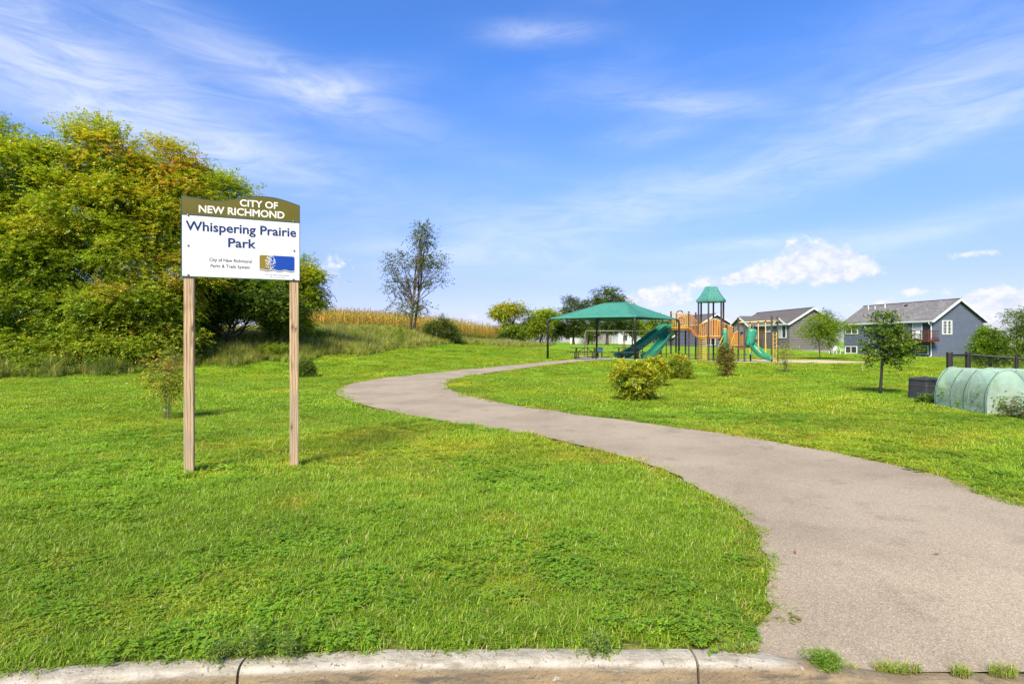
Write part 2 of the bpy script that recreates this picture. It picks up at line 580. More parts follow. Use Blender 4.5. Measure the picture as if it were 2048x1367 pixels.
for i in range(NPATH - 1):
    for k in range(NA - 1):
        a = i * NA + k
        pf.append((a, a + 1, a + NA + 1, a + NA))
mb = MB(); mb.v = pv.tolist(); mb.f = pf
path = mb.build('path', M_path, smooth=True)
tag(path, 'winding weathered asphalt footpath', kind='structure')


def draped(name, poly, m, lift, label, n=26):
    pts = np.array(poly); lo, hi = pts.min(0), pts.max(0)
    c0 = pts.mean(0)
    mbx = MB(); rings = 8
    dense = []
    for i in range(len(pts)):
        for k in range(5): dense.append(pts[i] + (pts[(i + 1) % len(pts)] - pts[i]) * k / 5)
    dense = np.array(dense)
    nn = len(dense); vs = []
    for r_ in range(rings + 1):
        q = c0 + (dense - c0) * r_ / rings
        z = terrain(q[:, 0], q[:, 1]) + lift
        vs += np.c_[q, z].tolist()
    fs = [(r_ * nn + k, r_ * nn + (k + 1) % nn, (r_ + 1) * nn + (k + 1) % nn, (r_ + 1) * nn + k) for r_ in range(rings) for k in range(nn)]
    mbx.add(vs, fs)
    o = mbx.build(name, m, smooth=True)
    return tag(o, label, kind='structure')


M_mulch = mat('wood_mulch', (.56, .44, .27), (.42, .32, .19), .95, 14, bump=.8, bscale=60)
M_conc = mat('concrete', (.40, .37, .32), (.33, .30, .26), .9, 2.5, bump=.3, bscale=60)
draped('mulch_bed', mulch_polys[0], M_mulch, .03, 'pale wood mulch under the play structure')
draped('mulch_bed', mulch_polys[1], M_mulch, .03, 'pale wood mulch under the swings')
pad_poly = [(4.4, 38.2), (8.2, 36.0), (11.6, 40.8), (7.2, 44.0), (4.6, 41)]
draped('concrete_pad', pad_poly, M_conc, .035, 'concrete pad under the shade canopy')
draped('sidewalk', [(15.5, 53.0), (44, 52.2), (44, 53.4), (15.5, 54.2)], M_conc, .025, 'thin pale walk crossing the lawn before the houses')

# ------------------------------------------------------------------ kerb and street
m, t, out = new_mat('curb_concrete')
p = t.node('ShaderNodeBsdfPrincipled')
v = t.node('ShaderNodeTexCoord').outputs['Object']
geo = t.node('ShaderNodeNewGeometry')
sn = t.node('ShaderNodeSeparateXYZ'); t.put(sn.inputs[0], v)
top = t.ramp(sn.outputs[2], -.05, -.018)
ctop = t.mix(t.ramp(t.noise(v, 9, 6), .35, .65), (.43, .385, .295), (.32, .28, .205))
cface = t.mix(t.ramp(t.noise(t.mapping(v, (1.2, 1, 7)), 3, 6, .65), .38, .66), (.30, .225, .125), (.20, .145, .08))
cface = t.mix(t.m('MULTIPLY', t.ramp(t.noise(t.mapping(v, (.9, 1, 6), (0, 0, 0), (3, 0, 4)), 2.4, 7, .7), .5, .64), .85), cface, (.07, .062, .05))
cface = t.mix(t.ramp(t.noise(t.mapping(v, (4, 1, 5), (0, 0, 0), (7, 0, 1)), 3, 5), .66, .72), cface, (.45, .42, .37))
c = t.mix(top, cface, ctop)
worn = t.m('MULTIPLY', t.ramp(sn.outputs[2], -.032, -.012), t.m('SUBTRACT', 1.0, t.ramp(sn.outputs[2], -.012, -.001)))
c = t.mix(t.m('MULTIPLY', worn, t.ramp(t.noise(t.mapping(v, (1.5, 6, 6)), 5, 8, .7), .42, .58)), c, (.46, .42, .35))
c = t.mix(t.m('MULTIPLY', t.ramp(t.noise(t.mapping(v, (1.2, 4, 4), (0, 0, 0), (6, 1, 0)), 3.5, 8, .7), .5, .66), .6), c, (.17, .14, .095))
c = t.mix(t.m('MULTIPLY', t.ramp(t.noise(v, 60, 3), .62, .68), .8), c, (.10, .09, .07))
t.put(p.inputs['Base Color'], c)
p.inputs['Roughness'].default_value = .92
b = t.node('ShaderNodeBump'); b.inputs['Strength'].default_value = .9; b.inputs['Distance'].default_value = .012
t.put(b.inputs['Height'], t.noise(v, 55, 6, .7)); t.put(p.inputs['Normal'], b.outputs[0])
t.put(out.inputs[0], p.outputs[0])
M_curb = m
curb = thing('curb', (0, 2.6, 0), 'worn concrete street curb along the lawn', None)
tag(curb, kind='structure')
joints = [-9.0, -5.9, -3.6, -1.262, .872, 3.1, 5.4, 7.8, 10]


def curb_drop(x): return .118 * sstep(x, .95, 2.0) * (1 - sstep(x, 6.0, 7.2))


def curb_piece(x0, x1):
    rings = []
    n = max(6, int((x1 - x0) / .05))
    for i in range(n + 1):
        x = x0 + .006 + (x1 - x0 - .012) * i / n
        yb = float(curb_y(x)); dz = float(curb_drop(x))
        yb_ = yb + .004 * math.sin(x * 7) + .003 * math.sin(x * 19)
        h = .16 - dz
        # profile: back bottom, back top, top, rounded nose, face, gutter
        prof = [(0, -.3), (0, 0), (-.035, .004), (-.07, .003), (-.092, -.002), (-.106, -.012), (-.114, -.028 * max(h, .03) / .16), (-.128, -.16 + dz + .03 * h / .16), (-.15, -.158 + dz), (-.55, -.17 + dz), (-.55, -.3)]
        rings.append([(x, yb_ + a, (b_ - dz) + (.0015 * math.sin(x * 31 + k) if 0 < k < 8 else 0)) for k, (a, b_) in enumerate(prof)])
    MB().loft(rings).build('curb_segment', M_curb, curb, smooth=False)


for a, b_ in zip(joints[:-1], joints[1:]): curb_piece(a, b_)
M_road = mat('road_asphalt', (.075, .072, .068), (.05, .048, .046), .9, 4, bump=.5, bscale=90)
mb = MB()
xr = np.linspace(-10, 10, 41)
vs = [(x, float(curb_y(x)) - .55, -.168) for x in xr] + [(x, -9, -.16) for x in xr]
mb.add(vs, [(i, i + 41, i + 42, i + 1) for i in range(40)])
tag(mb.build('road', M_road), 'dark street asphalt before the curb', kind='structure')
mb = MB(); mb.add([(-400, -9, -.164), (400, -9, -.164), (400, -400, -.164), (-400, -400, -.164)], [(0, 3, 2, 1)])
tag(mb.build('ground', MATS['lawn_ground']), 'lawn on the far side of the street', kind='structure')
for sx in (-1, 1):
    mb = MB(); mb.add([(sx * 10, -9, -.166), (sx * 10, 1.5, -.166), (sx * 400, 1.5, -.166), (sx * 400, -9, -.166)], [(0, 1, 2, 3) if sx < 0 else (3, 2, 1, 0)])
    tag(mb.build('road', M_road), 'street asphalt running on beyond the curb', kind='structure')

# ------------------------------------------------------------------ scatter helper (stuff)
LIB = bpy.data.collections.new('scatter_sources')      # never linked to the scene


def lib_coll(name, builders, m):
    c = bpy.data.collections.new(name)
    for i, mbx in enumerate(builders):
        me = bpy.data.meshes.new(f'{name}_{i:02d}')
        me.from_pydata([tuple(p) for p in mbx.v], [], mbx.f)
        a = me.attributes.new('col', 'FLOAT_COLOR', 'FACE')
        a.data.foreach_set('color', np.array([(*q[:3], 1) for q in mbx.c], np.float32).ravel())
        me.materials.append(m)
        o = bpy.data.objects.new(f'{name}_{i:02d}', me)
        c.objects.link(o)
    return c


def scatter(name, pts, rot, scl, tint, idx, coll, label):
    n = len(pts)
    me = bpy.data.meshes.new(name)
    me.vertices.add(n)
    me.vertices.foreach_set('co', np.asarray(pts, np.float32).ravel())
    a = me.attributes.new('rot', 'FLOAT_VECTOR', 'POINT'); a.data.foreach_set('vector', np.asarray(rot, np.float32).ravel())
    a = me.attributes.new('scl', 'FLOAT_VECTOR', 'POINT'); a.data.foreach_set('vector', np.asarray(scl, np.float32).ravel())
    a = me.attributes.new('tint', 'FLOAT_COLOR', 'POINT'); a.data.foreach_set('color', np.c_[np.asarray(tint, np.float32), np.ones(n, np.float32)].astype(np.float32).ravel())
    a = me.attributes.new('idx', 'INT', 'POINT'); a.data.foreach_set('value', np.asarray(idx, np.int32))
    ob = bpy.data.objects.new(name, me); col.objects.link(ob)
    g = bpy.data.node_groups.new(name + '_nodes', 'GeometryNodeTree')
    g.interface.new_socket('Geometry', in_out='INPUT', socket_type='NodeSocketGeometry')
    g.interface.new_socket('Geometry', in_out='OUTPUT', socket_type='NodeSocketGeometry')
    gi_, go = g.nodes.new('NodeGroupInput'), g.nodes.new('NodeGroupOutput')
    ci = g.nodes.new('GeometryNodeCollectionInfo'); ci.inputs['Collection'].default_value = coll
    ci.inputs['Separate Children'].default_value = True; ci.inputs['Reset Children'].default_value = True
    ip = g.nodes.new('GeometryNodeInstanceOnPoints'); ip.inputs['Pick Instance'].default_value = True
    def attr(nm, ty):
        x = g.nodes.new('GeometryNodeInputNamedAttribute'); x.data_type = ty; x.inputs['Name'].default_value = nm
        return x.outputs['Attribute']
    e2r = g.nodes.new('FunctionNodeEulerToRotation')
    g.links.new(attr('rot', 'FLOAT_VECTOR'), e2r.inputs[0])
    g.links.new(gi_.outputs[0], ip.inputs['Points'])
    g.links.new(ci.outputs[0], ip.inputs['Instance'])
    g.links.new(attr('idx', 'INT'), ip.inputs['Instance Index'])
    g.links.new(e2r.outputs[0], ip.inputs['Rotation'])
    g.links.new(attr('scl', 'FLOAT_VECTOR'), ip.inputs['Scale'])
    g.links.new(ip.outputs[0], go.inputs[0])
    mo = ob.modifiers.new('scatter', 'NODES'); mo.node_group = g
    return tag(ob, label, kind='stuff')


def jit(c, a=.15):
    k = 1 + random.uniform(-a, a)
    return (c[0] * k * (1 + random.uniform(-a, a) * .6), c[1] * k, c[2] * k)


def blade(mb_, x, y, h, w_, lean, az, c, seg=2, z0=0.0):
    dx, dy = math.cos(az), math.sin(az)
    px_, py_ = -dy * w_ / 2, dx * w_ / 2
    vs, fs = [], []
    for s_ in range(seg):
        t_ = s_ / seg
        o_ = lean * h * t_ * t_; z_ = z0 + h * t_ * (1 - .25 * lean * t_)
        k = 1 - .35 * t_
        vs += [(x + dx * o_ - px_ * k, y + dy * o_ - py_ * k, z_), (x + dx * o_ + px_ * k, y + dy * o_ + py_ * k, z_)]
    vs.append((x + dx * lean * h, y + dy * lean * h, z0 + h * (1 - .3 * lean)))
    for s_ in range(seg - 1): fs.append((2 * s_, 2 * s_ + 1, 2 * s_ + 3, 2 * s_ + 2))
    fs.append((2 * seg - 2, 2 * seg - 1, 2 * seg))
    mb_.add(vs, fs, c)


G1, G2, G3, GD = (.20, .345, .014), (.285, .415, .018), (.125, .25, .014), (.50, .44, .16)


def tuft(n, rad, h0, h1, w_, dry=.06, lean=(.2, 1.1)):
    mb_ = MB()
    for _ in range(n):
        r_ = rad * math.sqrt(random.random()); a = random.uniform(0, 6.283)
        c = random.choice((G1, G1, G2, G2, G3))
        if random.random() < dry: c = GD
        blade(mb_, r_ * math.cos(a), r_ * math.sin(a), random.uniform(h0, h1), w_ * random.uniform(.7, 1.25), random.uniform(*lean), random.uniform(0, 6.283), jit(c))
    return mb_


def leafquad(mb_, p, d, n, L, W, c, fold=.0):
    """pointed leaf: base, two shoulders, tip"""
    p, d, n = Vector(p), Vector(d).normalized(), Vector(n)
    s_ = d.cross(n)
    if s_.length < 1e-3: s_ = d.cross(Vector((.3, .5, .8)))
    s_.normalize()
    mb_.add([p, p + d * L * .45 + s_ * W / 2, p + d * L, p + d * L * .45 - s_ * W / 2], [(0, 1, 2, 3)], c)


def clover(n, rad):
    mb_ = MB()
    for _ in range(n):
        r_ = rad * math.sqrt(random.random()); a = random.uniform(0, 6.283)
        x, y, z = r_ * math.cos(a), r_ * math.sin(a), random.uniform(.02, .06)
        c = jit(random.choice(((.19, .35, .02), (.24, .40, .022), (.155, .305, .02))))
        a0 = random.uniform(0, 6.283); tl = random.uniform(-.4, .5)
        for k in range(3):
            aa = a0 + k * 2.094
            leafquad(mb_, (x, y, z), (math.cos(aa), math.sin(aa), tl * math.cos(aa)), (0, 0, 1), random.uniform(.013, .024), .015, c)
    return mb_


bare = [(*G(860, 1086).to_2d(), .10), (*G(590, 1005).to_2d(), .22), (*G(1000, 1040).to_2d(), .2), (*G(120, 1130).to_2d(), .22), (*G(240, 1290).to_2d(), .08)]
fine = lib_coll('lawn_tufts', [tuft(66, .09, .02, .055, .005, .04, (.3, 1.6)) for _ in range(5)] + [tuft(44, .085, .03, .08, .0048, .10, (.3, 1.5)) for _ in range(2)] + [clover(34, .09), clover(24, .08)], M_grass)
coarse = lib_coll('lawn_patches', [tuft(120, .20, .02, .055, .0105, .04, (.3, 1.6)) for _ in range(5)], M_grass)


_lat = np.random.default_rng(21).random((256, 256))


def vnoise(x, y):
    xi, yi = np.floor(x).astype(int), np.floor(y).astype(int)
    fx_, fy_ = x - xi, y - yi
    fx_ = fx_ * fx_ * (3 - 2 * fx_); fy_ = fy_ * fy_ * (3 - 2 * fy_)
    g_ = lambda a, b_: _lat[a % 256, b_ % 256]
    return (g_(xi, yi) * (1 - fx_) + g_(xi + 1, yi) * fx_) * (1 - fy_) + (g_(xi, yi + 1) * (1 - fx_) + g_(xi + 1, yi + 1) * fx_) * fy_


def fbm(x, y, s_, o_=4):
    return sum(vnoise(x * s_ * 2 ** k_ + 17 * k_, y * s_ * 2 ** k_ + 31 * k_) * .5 ** k_ for k_ in range(o_)) / sum(.5 ** k_ for k_ in range(o_))


def tone(x, y):
    """slow natural variation of the turf: lush, pale and dry patches"""
    return np.clip((fbm(x, y, .9) - .5) * 4.2, -1.3, 1.3)


def tone_wave(x, y):
    a = np.sin(x * .9 + 1.7 * np.sin(y * .53)) * np.sin(y * .8 + 1.1 * np.sin(x * .47 + 2))
    b_ = np.sin(x * 2.7 + 2.1 * np.sin(y * 1.9)) * np.sin(y * 2.3 + 1.4 * np.sin(x * 1.3))
    return .6 * a + .4 * b_


def lawn(name, y0, y1, dens, sxy, sz, coll, label, ncol, edge_pad=.03):
    ymid = y1
    half = 1.0 * y1 + 1.5
    n = int(dens * 2 * half * (y1 - y0))
    x = rng.uniform(-half, half, n); y = rng.uniform(y0, y1, n)
    k = np.abs(x) < 1.0 * y + 1.5
    x, y = x[k], y[k]
    if y0 < 4: 
        k = y > curb_y(x) + .012 + .012 * np.sin(x * 9) ; x, y = x[k], y[k]
    e = edge_dist(x, y)
    ins = inpoly(x, y, path_poly)
    k = (~ins & ((e > edge_pad) | (rng.random(len(x)) < .3))) | (ins & (e < .09 * np.clip((fbm(x, y, 2.2) - .45) * 5, 0, 1)) & (y > 3.2))
    x, y = x[k], y[k]
    k = rough_amount(x, y) < .6
    for q in mulch_polys + [pad_poly]: k &= ~inpoly(x, y, q)
    x, y = x[k], y[k]
    e = edge_dist(x, y)
    n = len(x)
    z = terrain(x, y) - .004
    tn = tone(x, y)
    rot = np.c_[rng.normal(0, .08, n), rng.normal(0, .08, n), rng.uniform(0, 6.283, n)]
    hh = (1 + .22 * tn) * rng.uniform(.75, 1.25, n)
    scl = np.c_[np.full(n, sxy), np.full(n, sxy), sz * hh]
    g = (1 + .13 * tn) * rng.uniform(.84, 1.16, n)
    yel = np.clip((fbm(x + 50, y + 9, .35) - .42) * 4, 0, 1) * .30
    tint = np.c_[g * (1 + yel), g * (1 + .25 * yel), g * np.ones(n)]
    dry = (fbm(x + 80, y + 40, 1.1) > .62) & (rng.random(n) < .7)
    for bx, by, br in bare: dry |= np.hypot((x - bx), (y - by)) < br * rng.uniform(.5, 1.3, n)
    near_edge = np.exp(-(e / .16) ** 2) > rng.random(n) * 1.3
    tint[dry] *= np.array([1.35, 1.06, 1.3])
    scl[dry, 2] *= .75
    fringe = near_edge & (rng.random(n) < .5) & ~dry
    tint[fringe] *= np.array([1.55, .92, 2.4])
    scl[fringe, 2] *= .7
    idx = rng.integers(0, ncol, n)
    if coll is fine:
        cl = (fbm(x + 5, y + 70, .8) > .52) & (rng.random(n) < .16)
        idx = np.where(cl, rng.integers(7, 9, n), rng.integers(0, 7, n))
        edgey = y < curb_y(x) + .38
        scl[edgey, 2] *= 1.05
    return scatter(name, np.c_[x, y, z], rot, scl, tint, idx, coll, label)


lawn('lawn_grass', 2.4, 6.0, 420, 1.0, 1.0, fine, 'short green grass and clover beside the curb', 7, .02)
lawn('lawn_grass', 6.0, 12.0, 170, 1.4, 1.0, fine, 'short green grass around the sign', 7, .04)
lawn('lawn_grass', 12.0, 24.0, 30, 1.35, 1.0, coarse, 'short green lawn grass along the path bend', 5, .07)
lawn('lawn_grass', 24.0, 62.0, 7.0, 2.3, 1.05, coarse, 'short green lawn grass around the playground', 5, .12)

# ------------------------------------------------------------------ foliage


def leaf_array(base, d, L, W, colr, nrm=None):
    """base, d (N,3), L, W (N), colr (N,3) -> verts, quads, colours"""
    n = len(base)
    d = d / np.linalg.norm(d, axis=1, keepdims=True)
    if nrm is None: nrm = rng.normal(0, 1, (n, 3)) + np.array([0, 0, 1.0])
    s_ = np.cross(d, nrm); s_ /= np.maximum(np.linalg.norm(s_, axis=1, keepdims=True), 1e-6)
    L = L[:, None]; W = W[:, None]
    v = np.stack([base, base + d * L * .42 + s_ * W / 2, base + d * L, base + d * L * .42 - s_ * W / 2], 1).reshape(-1, 3)
    return v, colr


def leaves_obj(name, v, colr, parent, m=None, tri=False):
    n = len(colr)
    if tri:                       # far away a leaf is one slim triangle
        q = v.reshape(-1, 4, 3)
        b_ = q[:, 0] * .5 + q[:, 1] * .5; c_ = q[:, 0] * .5 + q[:, 3] * .5
        ext = (q[:, 1] - q[:, 3]) * .45
        v = np.stack([q[:, 0] * .8 + q[:, 2] * .2 + ext, q[:, 2], q[:, 0] * .8 + q[:, 2] * .2 - ext * 1.3], 1).reshape(-1, 3)
    K = 3 if tri else 4
    me = bpy.data.meshes.new(name)
    v = v - np.array(ORG[parent])
    me.vertices.add(K * n); me.vertices.foreach_set('co', v.astype(np.float32).ravel())
    me.loops.add(K * n); me.loops.foreach_set('vertex_index', np.arange(K * n, dtype=np.int32))
    me.polygons.add(n); me.polygons.foreach_set('loop_start', np.arange(0, K * n, K, dtype=np.int32))
    a = me.attributes.new('col', 'FLOAT_COLOR', 'FACE')
    a.data.foreach_set('color', np.c_[colr, np.ones(n)].astype(np.float32).ravel())
    me.materials.append(m or M_leaf)
    me.update(); me.validate()
    o = bpy.data.objects.new(name, me); col.objects.link(o); o.parent = parent
    ORG[o] = ORG[parent]
    return o


def sprigs(pos, dirs, length, k, L, W, colr, droop=.35, jitter=.25):
    """compound sprigs: k leaflets along each twig"""
    n = len(pos)
    dirs = dirs / np.linalg.norm(dirs, axis=1, keepdims=True)
    t_ = np.tile(np.linspace(.08, 1, k), n)
    p_ = np.repeat(pos, k, 0); d_ = np.repeat(dirs, k, 0); ln = np.repeat(length, k)
    base = p_ + d_ * (t_ * ln)[:, None]; base[:, 2] -= droop * ln * t_ ** 2
    up = np.array([0, 0, 1.0])
    s_ = np.cross(d_, up + rng.normal(0, .3, d_.shape)); s_ /= np.maximum(np.linalg.norm(s_, axis=1, keepdims=True), 1e-6)
    side = np.where(np.arange(n * k) % 2 == 0, 1.0, -1.0)[:, None]
    ld = s_ * side * .9 + d_ * .55 + rng.normal(0, jitter, d_.shape) + np.array([0, 0, -.25])
    sz = rng.uniform(.7, 1.25, n * k)
    c = np.repeat(colr, k, 0) * rng.uniform(.78, 1.22, (n * k, 1))
    nrm = np.array([0, 0, 1.0]) + rng.normal(0, .45, d_.shape)
    return leaf_array(base, ld, L * sz, W * sz, c, nrm)


def palette(n, cols, weights):
    c = np.array(cols)[rng.choice(len(cols), n, p=np.array(weights) / sum(weights))]
    return c


def tree(name, label, cat, base, lobes, nclump, nspr, cols, wts, leaf=(.12, .05), k=9, sl=.38, trunk_r=.14, nlimb=14, fork=.3, stems=1,
         clump_r=.5, group=None, bark=None, droop=.35, shell=.55, top_tint=None, tri=False, spread=1.3, cvar=.28, flat=.6):
    """lobes: (cx, cy, cz, rx, ry, rz) relative to base"""
    base = Vector(base)
    t_ = thing(name, base, label, cat, group)
    lb = np.array(lobes, float)
    vol = lb[:, 3] * lb[:, 4] * lb[:, 5]
    which = rng.choice(len(lb), nclump, p=vol ** .8 / (vol ** .8).sum())
    u = rng.normal(0, 1, (nclump, 3)); u /= np.linalg.norm(u, axis=1, keepdims=True)
    rr = (shell + (1 - shell) * rng.random(nclump)) * rng.uniform(.82, 1.06, nclump)
    inner = rng.random(nclump) < .22
    rr[inner] *= rng.uniform(.3, .8, inner.sum())
    cc = lb[which, :3] + u * rr[:, None] * lb[which, 3:]
    zfl = min(.15, .12 * (lb[:, 2] + lb[:, 5]).max())
    cc[:, 2] = np.maximum(cc[:, 2], zfl)
    B = np.array(base)
    # sprigs per clump
    ci = rng.integers(0, nclump, nspr)
    off = rng.normal(0, clump_r, (nspr, 3)) * np.array([1, 1, flat])
    pos = cc[ci] + off
    zmin = zfl * .35
    pos[:, 2] = np.maximum(pos[:, 2], zmin)
    ctr = lb[which[ci], :3]
    dirs = (pos - ctr) / np.maximum(np.linalg.norm(pos - ctr, axis=1, keepdims=True), .2) + rng.normal(0, .45, (nspr, 3)) + np.array([0, 0, .15])
    cb = palette(nclump, cols, wts) * rng.uniform(1 - cvar, 1 + cvar, (nclump, 1))
    colr = cb[ci] * rng.uniform(.85, 1.15, (nspr, 1))
    mixm = rng.random(nspr) < .3
    colr[mixm] = palette(mixm.sum(), cols, wts)
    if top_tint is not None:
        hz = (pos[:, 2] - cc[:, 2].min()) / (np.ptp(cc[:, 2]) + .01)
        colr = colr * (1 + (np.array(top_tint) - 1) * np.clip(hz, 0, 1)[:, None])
    v, c = sprigs(pos + B, dirs, rng.uniform(.6, 1.2, nspr) * sl, k, leaf[0], leaf[1], colr, droop)
    # trunk and limbs
    mb_ = MB()
    top = lb[:, 2].max() + .2 * lb[np.argmax(lb[:, 2]), 5]
    ctop = lb[np.argmax(lb[:, 2])]
    trunks = []
    for s_ in range(stems):
        a = s_ * 6.283 / max(stems, 1) + .7
        sp_ = .0 if stems == 1 else trunk_r * spread
        tgt = Vector((ctop[0] + (0 if stems == 1 else math.cos(a) * ctop[3] * .45), ctop[1] + (0 if stems == 1 else math.sin(a) * ctop[4] * .45), top * random.uniform(.85, 1.0)))
        pts, rs = [], []
        for i in range(9):
            f = i / 8
            q = Vector((math.cos(a) * sp_, math.sin(a) * sp_, -.15)).lerp(tgt, f)
            q.x += .10 * math.sin(f * 5 + s_) * f * trunk_r * 6; q.y += .1 * math.cos(f * 4 + s_) * f * trunk_r * 6
            pts.append(base + q); rs.append(max(trunk_r * (1 - f) ** .85, min(.012, trunk_r * .25)) * (1.25 if i == 0 else 1))
        mb_.tube(pts, rs, 8)
        trunks.append((pts, rs))
    sel = rng.choice(nclump, min(nlimb, nclump), replace=False)
    tk = MB()
    for j in sel:
        pts, rs = trunks[j % len(trunks)]
        tgt = base + Vector(cc[j])
        f = np.clip(fork + (cc[j][2] / max(top, .1) - fork) * random.uniform(.2, .6), .12, .85)
        ii = f * 8; i0 = int(ii); st = pts[i0].lerp(pts[min(i0 + 1, 8)], ii - i0); r0 = rs[i0] * .5
        mid = st.lerp(tgt, .5) + Vector((random.uniform(-.1, .1), random.uniform(-.1, .1), random.uniform(-.05, .2))) * (tgt - st).length * .4
        mb_.tube([st, st.lerp(mid, .55), mid, mid.lerp(tgt, .6), tgt], [r0, r0 * .8, r0 * .6, r0 * .4, max(r0 * .15, min(.004, trunk_r * .1))], 5)
    mb_.build('trunk', bark or M_bark, t_, smooth=True)
    leaves_obj('crown', v, c, t_, tri=tri)
    return t_


GRN, YGR, YEL, ORA, DGR, LGR = (.18, .285, .018), (.28, .37, .02), (.43, .43, .03), (.42, .33, .04), (.075, .13, .016), (.25, .345, .02)
LG = 'tall trees along the left edge of the lawn'


def at(px, d): 
    x = (px - 1024) / F * d
    return Vector((x, d, tz(x, d)))


def lobes_px(base, specs):
    """(px, py, d, rx, ry, rz) in metres for radii -> relative lobes"""
    o = []
    for px, py, d, rx, ry, rz in specs:
        q = P(px, py, d) - base
        o.append((q.x, q.y, q.z, rx, ry, rz))
    return o


b0 = at(-60, 38)
tree('ash_tree', 'tallest blue green tree at the far left behind the yellowing trees', 'tree', b0,
     lobes_px(b0, [(-70, 320, 38, 3.0, 2.5, 3.6), (-20, 420, 38, 2.6, 2.2, 3.4)]), 98, 9765, [(.08, .15, .025), (.11, .19, .03)], [1, 1], sl=.5, clump_r=.55, trunk_r=.2, group=LG, leaf=(.12, .068), tri=True, cvar=.16, flat=.46)
b0 = at(10, 26.5)
tree('ash_tree', 'leftmost yellow green tree of the row, cut by the picture edge', 'tree', b0,
     lobes_px(b0, [(20, 340, 26.5, 2.0, 1.8, 1.5), (-10, 275, 26.5, .3, .3, .7), (30, 285, 26.5, .25, .3, .6), (62, 290, 26.5, .25, .3, .6), (-30, 440, 26, 2.4, 2.0, 2.0), (50, 500, 26, 2.0, 1.8, 1.8), (-10, 610, 25.5, 2.2, 1.6, 1.7), (20, 690, 25, 2.2, 1.3, 1.0)]), 187, 18445,
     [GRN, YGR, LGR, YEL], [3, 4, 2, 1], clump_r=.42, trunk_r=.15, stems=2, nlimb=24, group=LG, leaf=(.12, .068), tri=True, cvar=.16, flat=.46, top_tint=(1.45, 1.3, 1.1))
b0 = at(130, 27.5)
tree('ash_tree', 'high yellow green tree with a bright crown top left of the sign', 'tree', b0,
     lobes_px(b0, [(120, 325, 27.5, 1.7, 1.7, 1.6), (105, 262, 27.5, .28, .3, .7), (130, 270, 27.5, .22, .3, .5), (152, 262, 27.5, .22, .3, .6), (150, 420, 27, 2.2, 1.9, 2.0), (110, 530, 26.5, 2.0, 1.7, 1.7), (160, 630, 26, 2.0, 1.5, 1.5), (130, 695, 25.5, 2.0, 1.3, .9)]), 187, 18445,
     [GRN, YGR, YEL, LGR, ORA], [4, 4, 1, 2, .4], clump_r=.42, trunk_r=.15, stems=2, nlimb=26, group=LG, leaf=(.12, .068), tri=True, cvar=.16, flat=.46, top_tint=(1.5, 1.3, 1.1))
b0 = at(235, 28)
tree('ash_tree', 'yellow tree with orange flushes between the high crowns and the sign', 'tree', b0,
     lobes_px(b0, [(215, 320, 28, 1.5, 1.6, 1.5), (190, 262, 28, .3, .3, .7), (212, 258, 28, .25, .3, .6), (245, 285, 28, .25, .3, .6), (250, 410, 27.6, 2.0, 1.8, 1.8), (240, 510, 27, 2.0, 1.7, 1.7), (260, 610, 26.5, 1.9, 1.5, 1.4), (240, 680, 26, 1.8, 1.3, .9)]), 182, 17360,
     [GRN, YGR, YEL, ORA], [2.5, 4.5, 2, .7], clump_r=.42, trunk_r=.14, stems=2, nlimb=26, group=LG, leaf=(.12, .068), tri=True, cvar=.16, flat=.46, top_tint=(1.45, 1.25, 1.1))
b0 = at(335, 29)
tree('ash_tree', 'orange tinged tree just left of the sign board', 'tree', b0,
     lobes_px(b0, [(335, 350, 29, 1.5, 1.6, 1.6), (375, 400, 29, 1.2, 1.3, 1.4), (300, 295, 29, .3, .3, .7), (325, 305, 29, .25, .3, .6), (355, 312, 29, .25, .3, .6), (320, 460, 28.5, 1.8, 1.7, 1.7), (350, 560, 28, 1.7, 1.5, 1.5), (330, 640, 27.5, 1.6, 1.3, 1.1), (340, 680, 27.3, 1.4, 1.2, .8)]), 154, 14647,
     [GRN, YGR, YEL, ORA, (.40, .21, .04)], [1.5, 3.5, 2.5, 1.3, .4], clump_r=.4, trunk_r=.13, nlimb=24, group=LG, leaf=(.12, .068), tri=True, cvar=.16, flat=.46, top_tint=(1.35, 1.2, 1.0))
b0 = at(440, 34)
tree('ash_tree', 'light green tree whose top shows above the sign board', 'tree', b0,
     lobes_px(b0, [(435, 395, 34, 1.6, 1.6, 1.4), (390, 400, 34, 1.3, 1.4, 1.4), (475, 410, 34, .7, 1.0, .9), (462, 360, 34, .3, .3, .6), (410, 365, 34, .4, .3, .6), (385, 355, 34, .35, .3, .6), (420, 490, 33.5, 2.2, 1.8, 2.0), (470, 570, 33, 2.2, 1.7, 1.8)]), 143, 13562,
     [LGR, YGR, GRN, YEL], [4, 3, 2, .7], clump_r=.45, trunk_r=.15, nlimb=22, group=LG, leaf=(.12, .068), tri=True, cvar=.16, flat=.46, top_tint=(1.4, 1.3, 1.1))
b0 = at(450, 31)
tree('ash_tree', 'dark green low spreading tree seen under the sign board', 'tree', b0,
     lobes_px(b0, [(430, 600, 31, 1.8, 1.4, 1.2), (500, 590, 31, 1.8, 1.4, 1.3), (555, 620, 31.5, 1.2, 1.2, 1.0), (390, 640, 31, 1.2, 1.2, .8)]), 143, 15190,
     [GRN, DGR, (.06, .10, .015), YGR], [4, 3, 3, .8], clump_r=.36, trunk_r=.1, stems=3, nlimb=24, fork=.15, group=LG, leaf=(.12, .068), tri=True, cvar=.16, flat=.46)
b0 = at(612, 35)
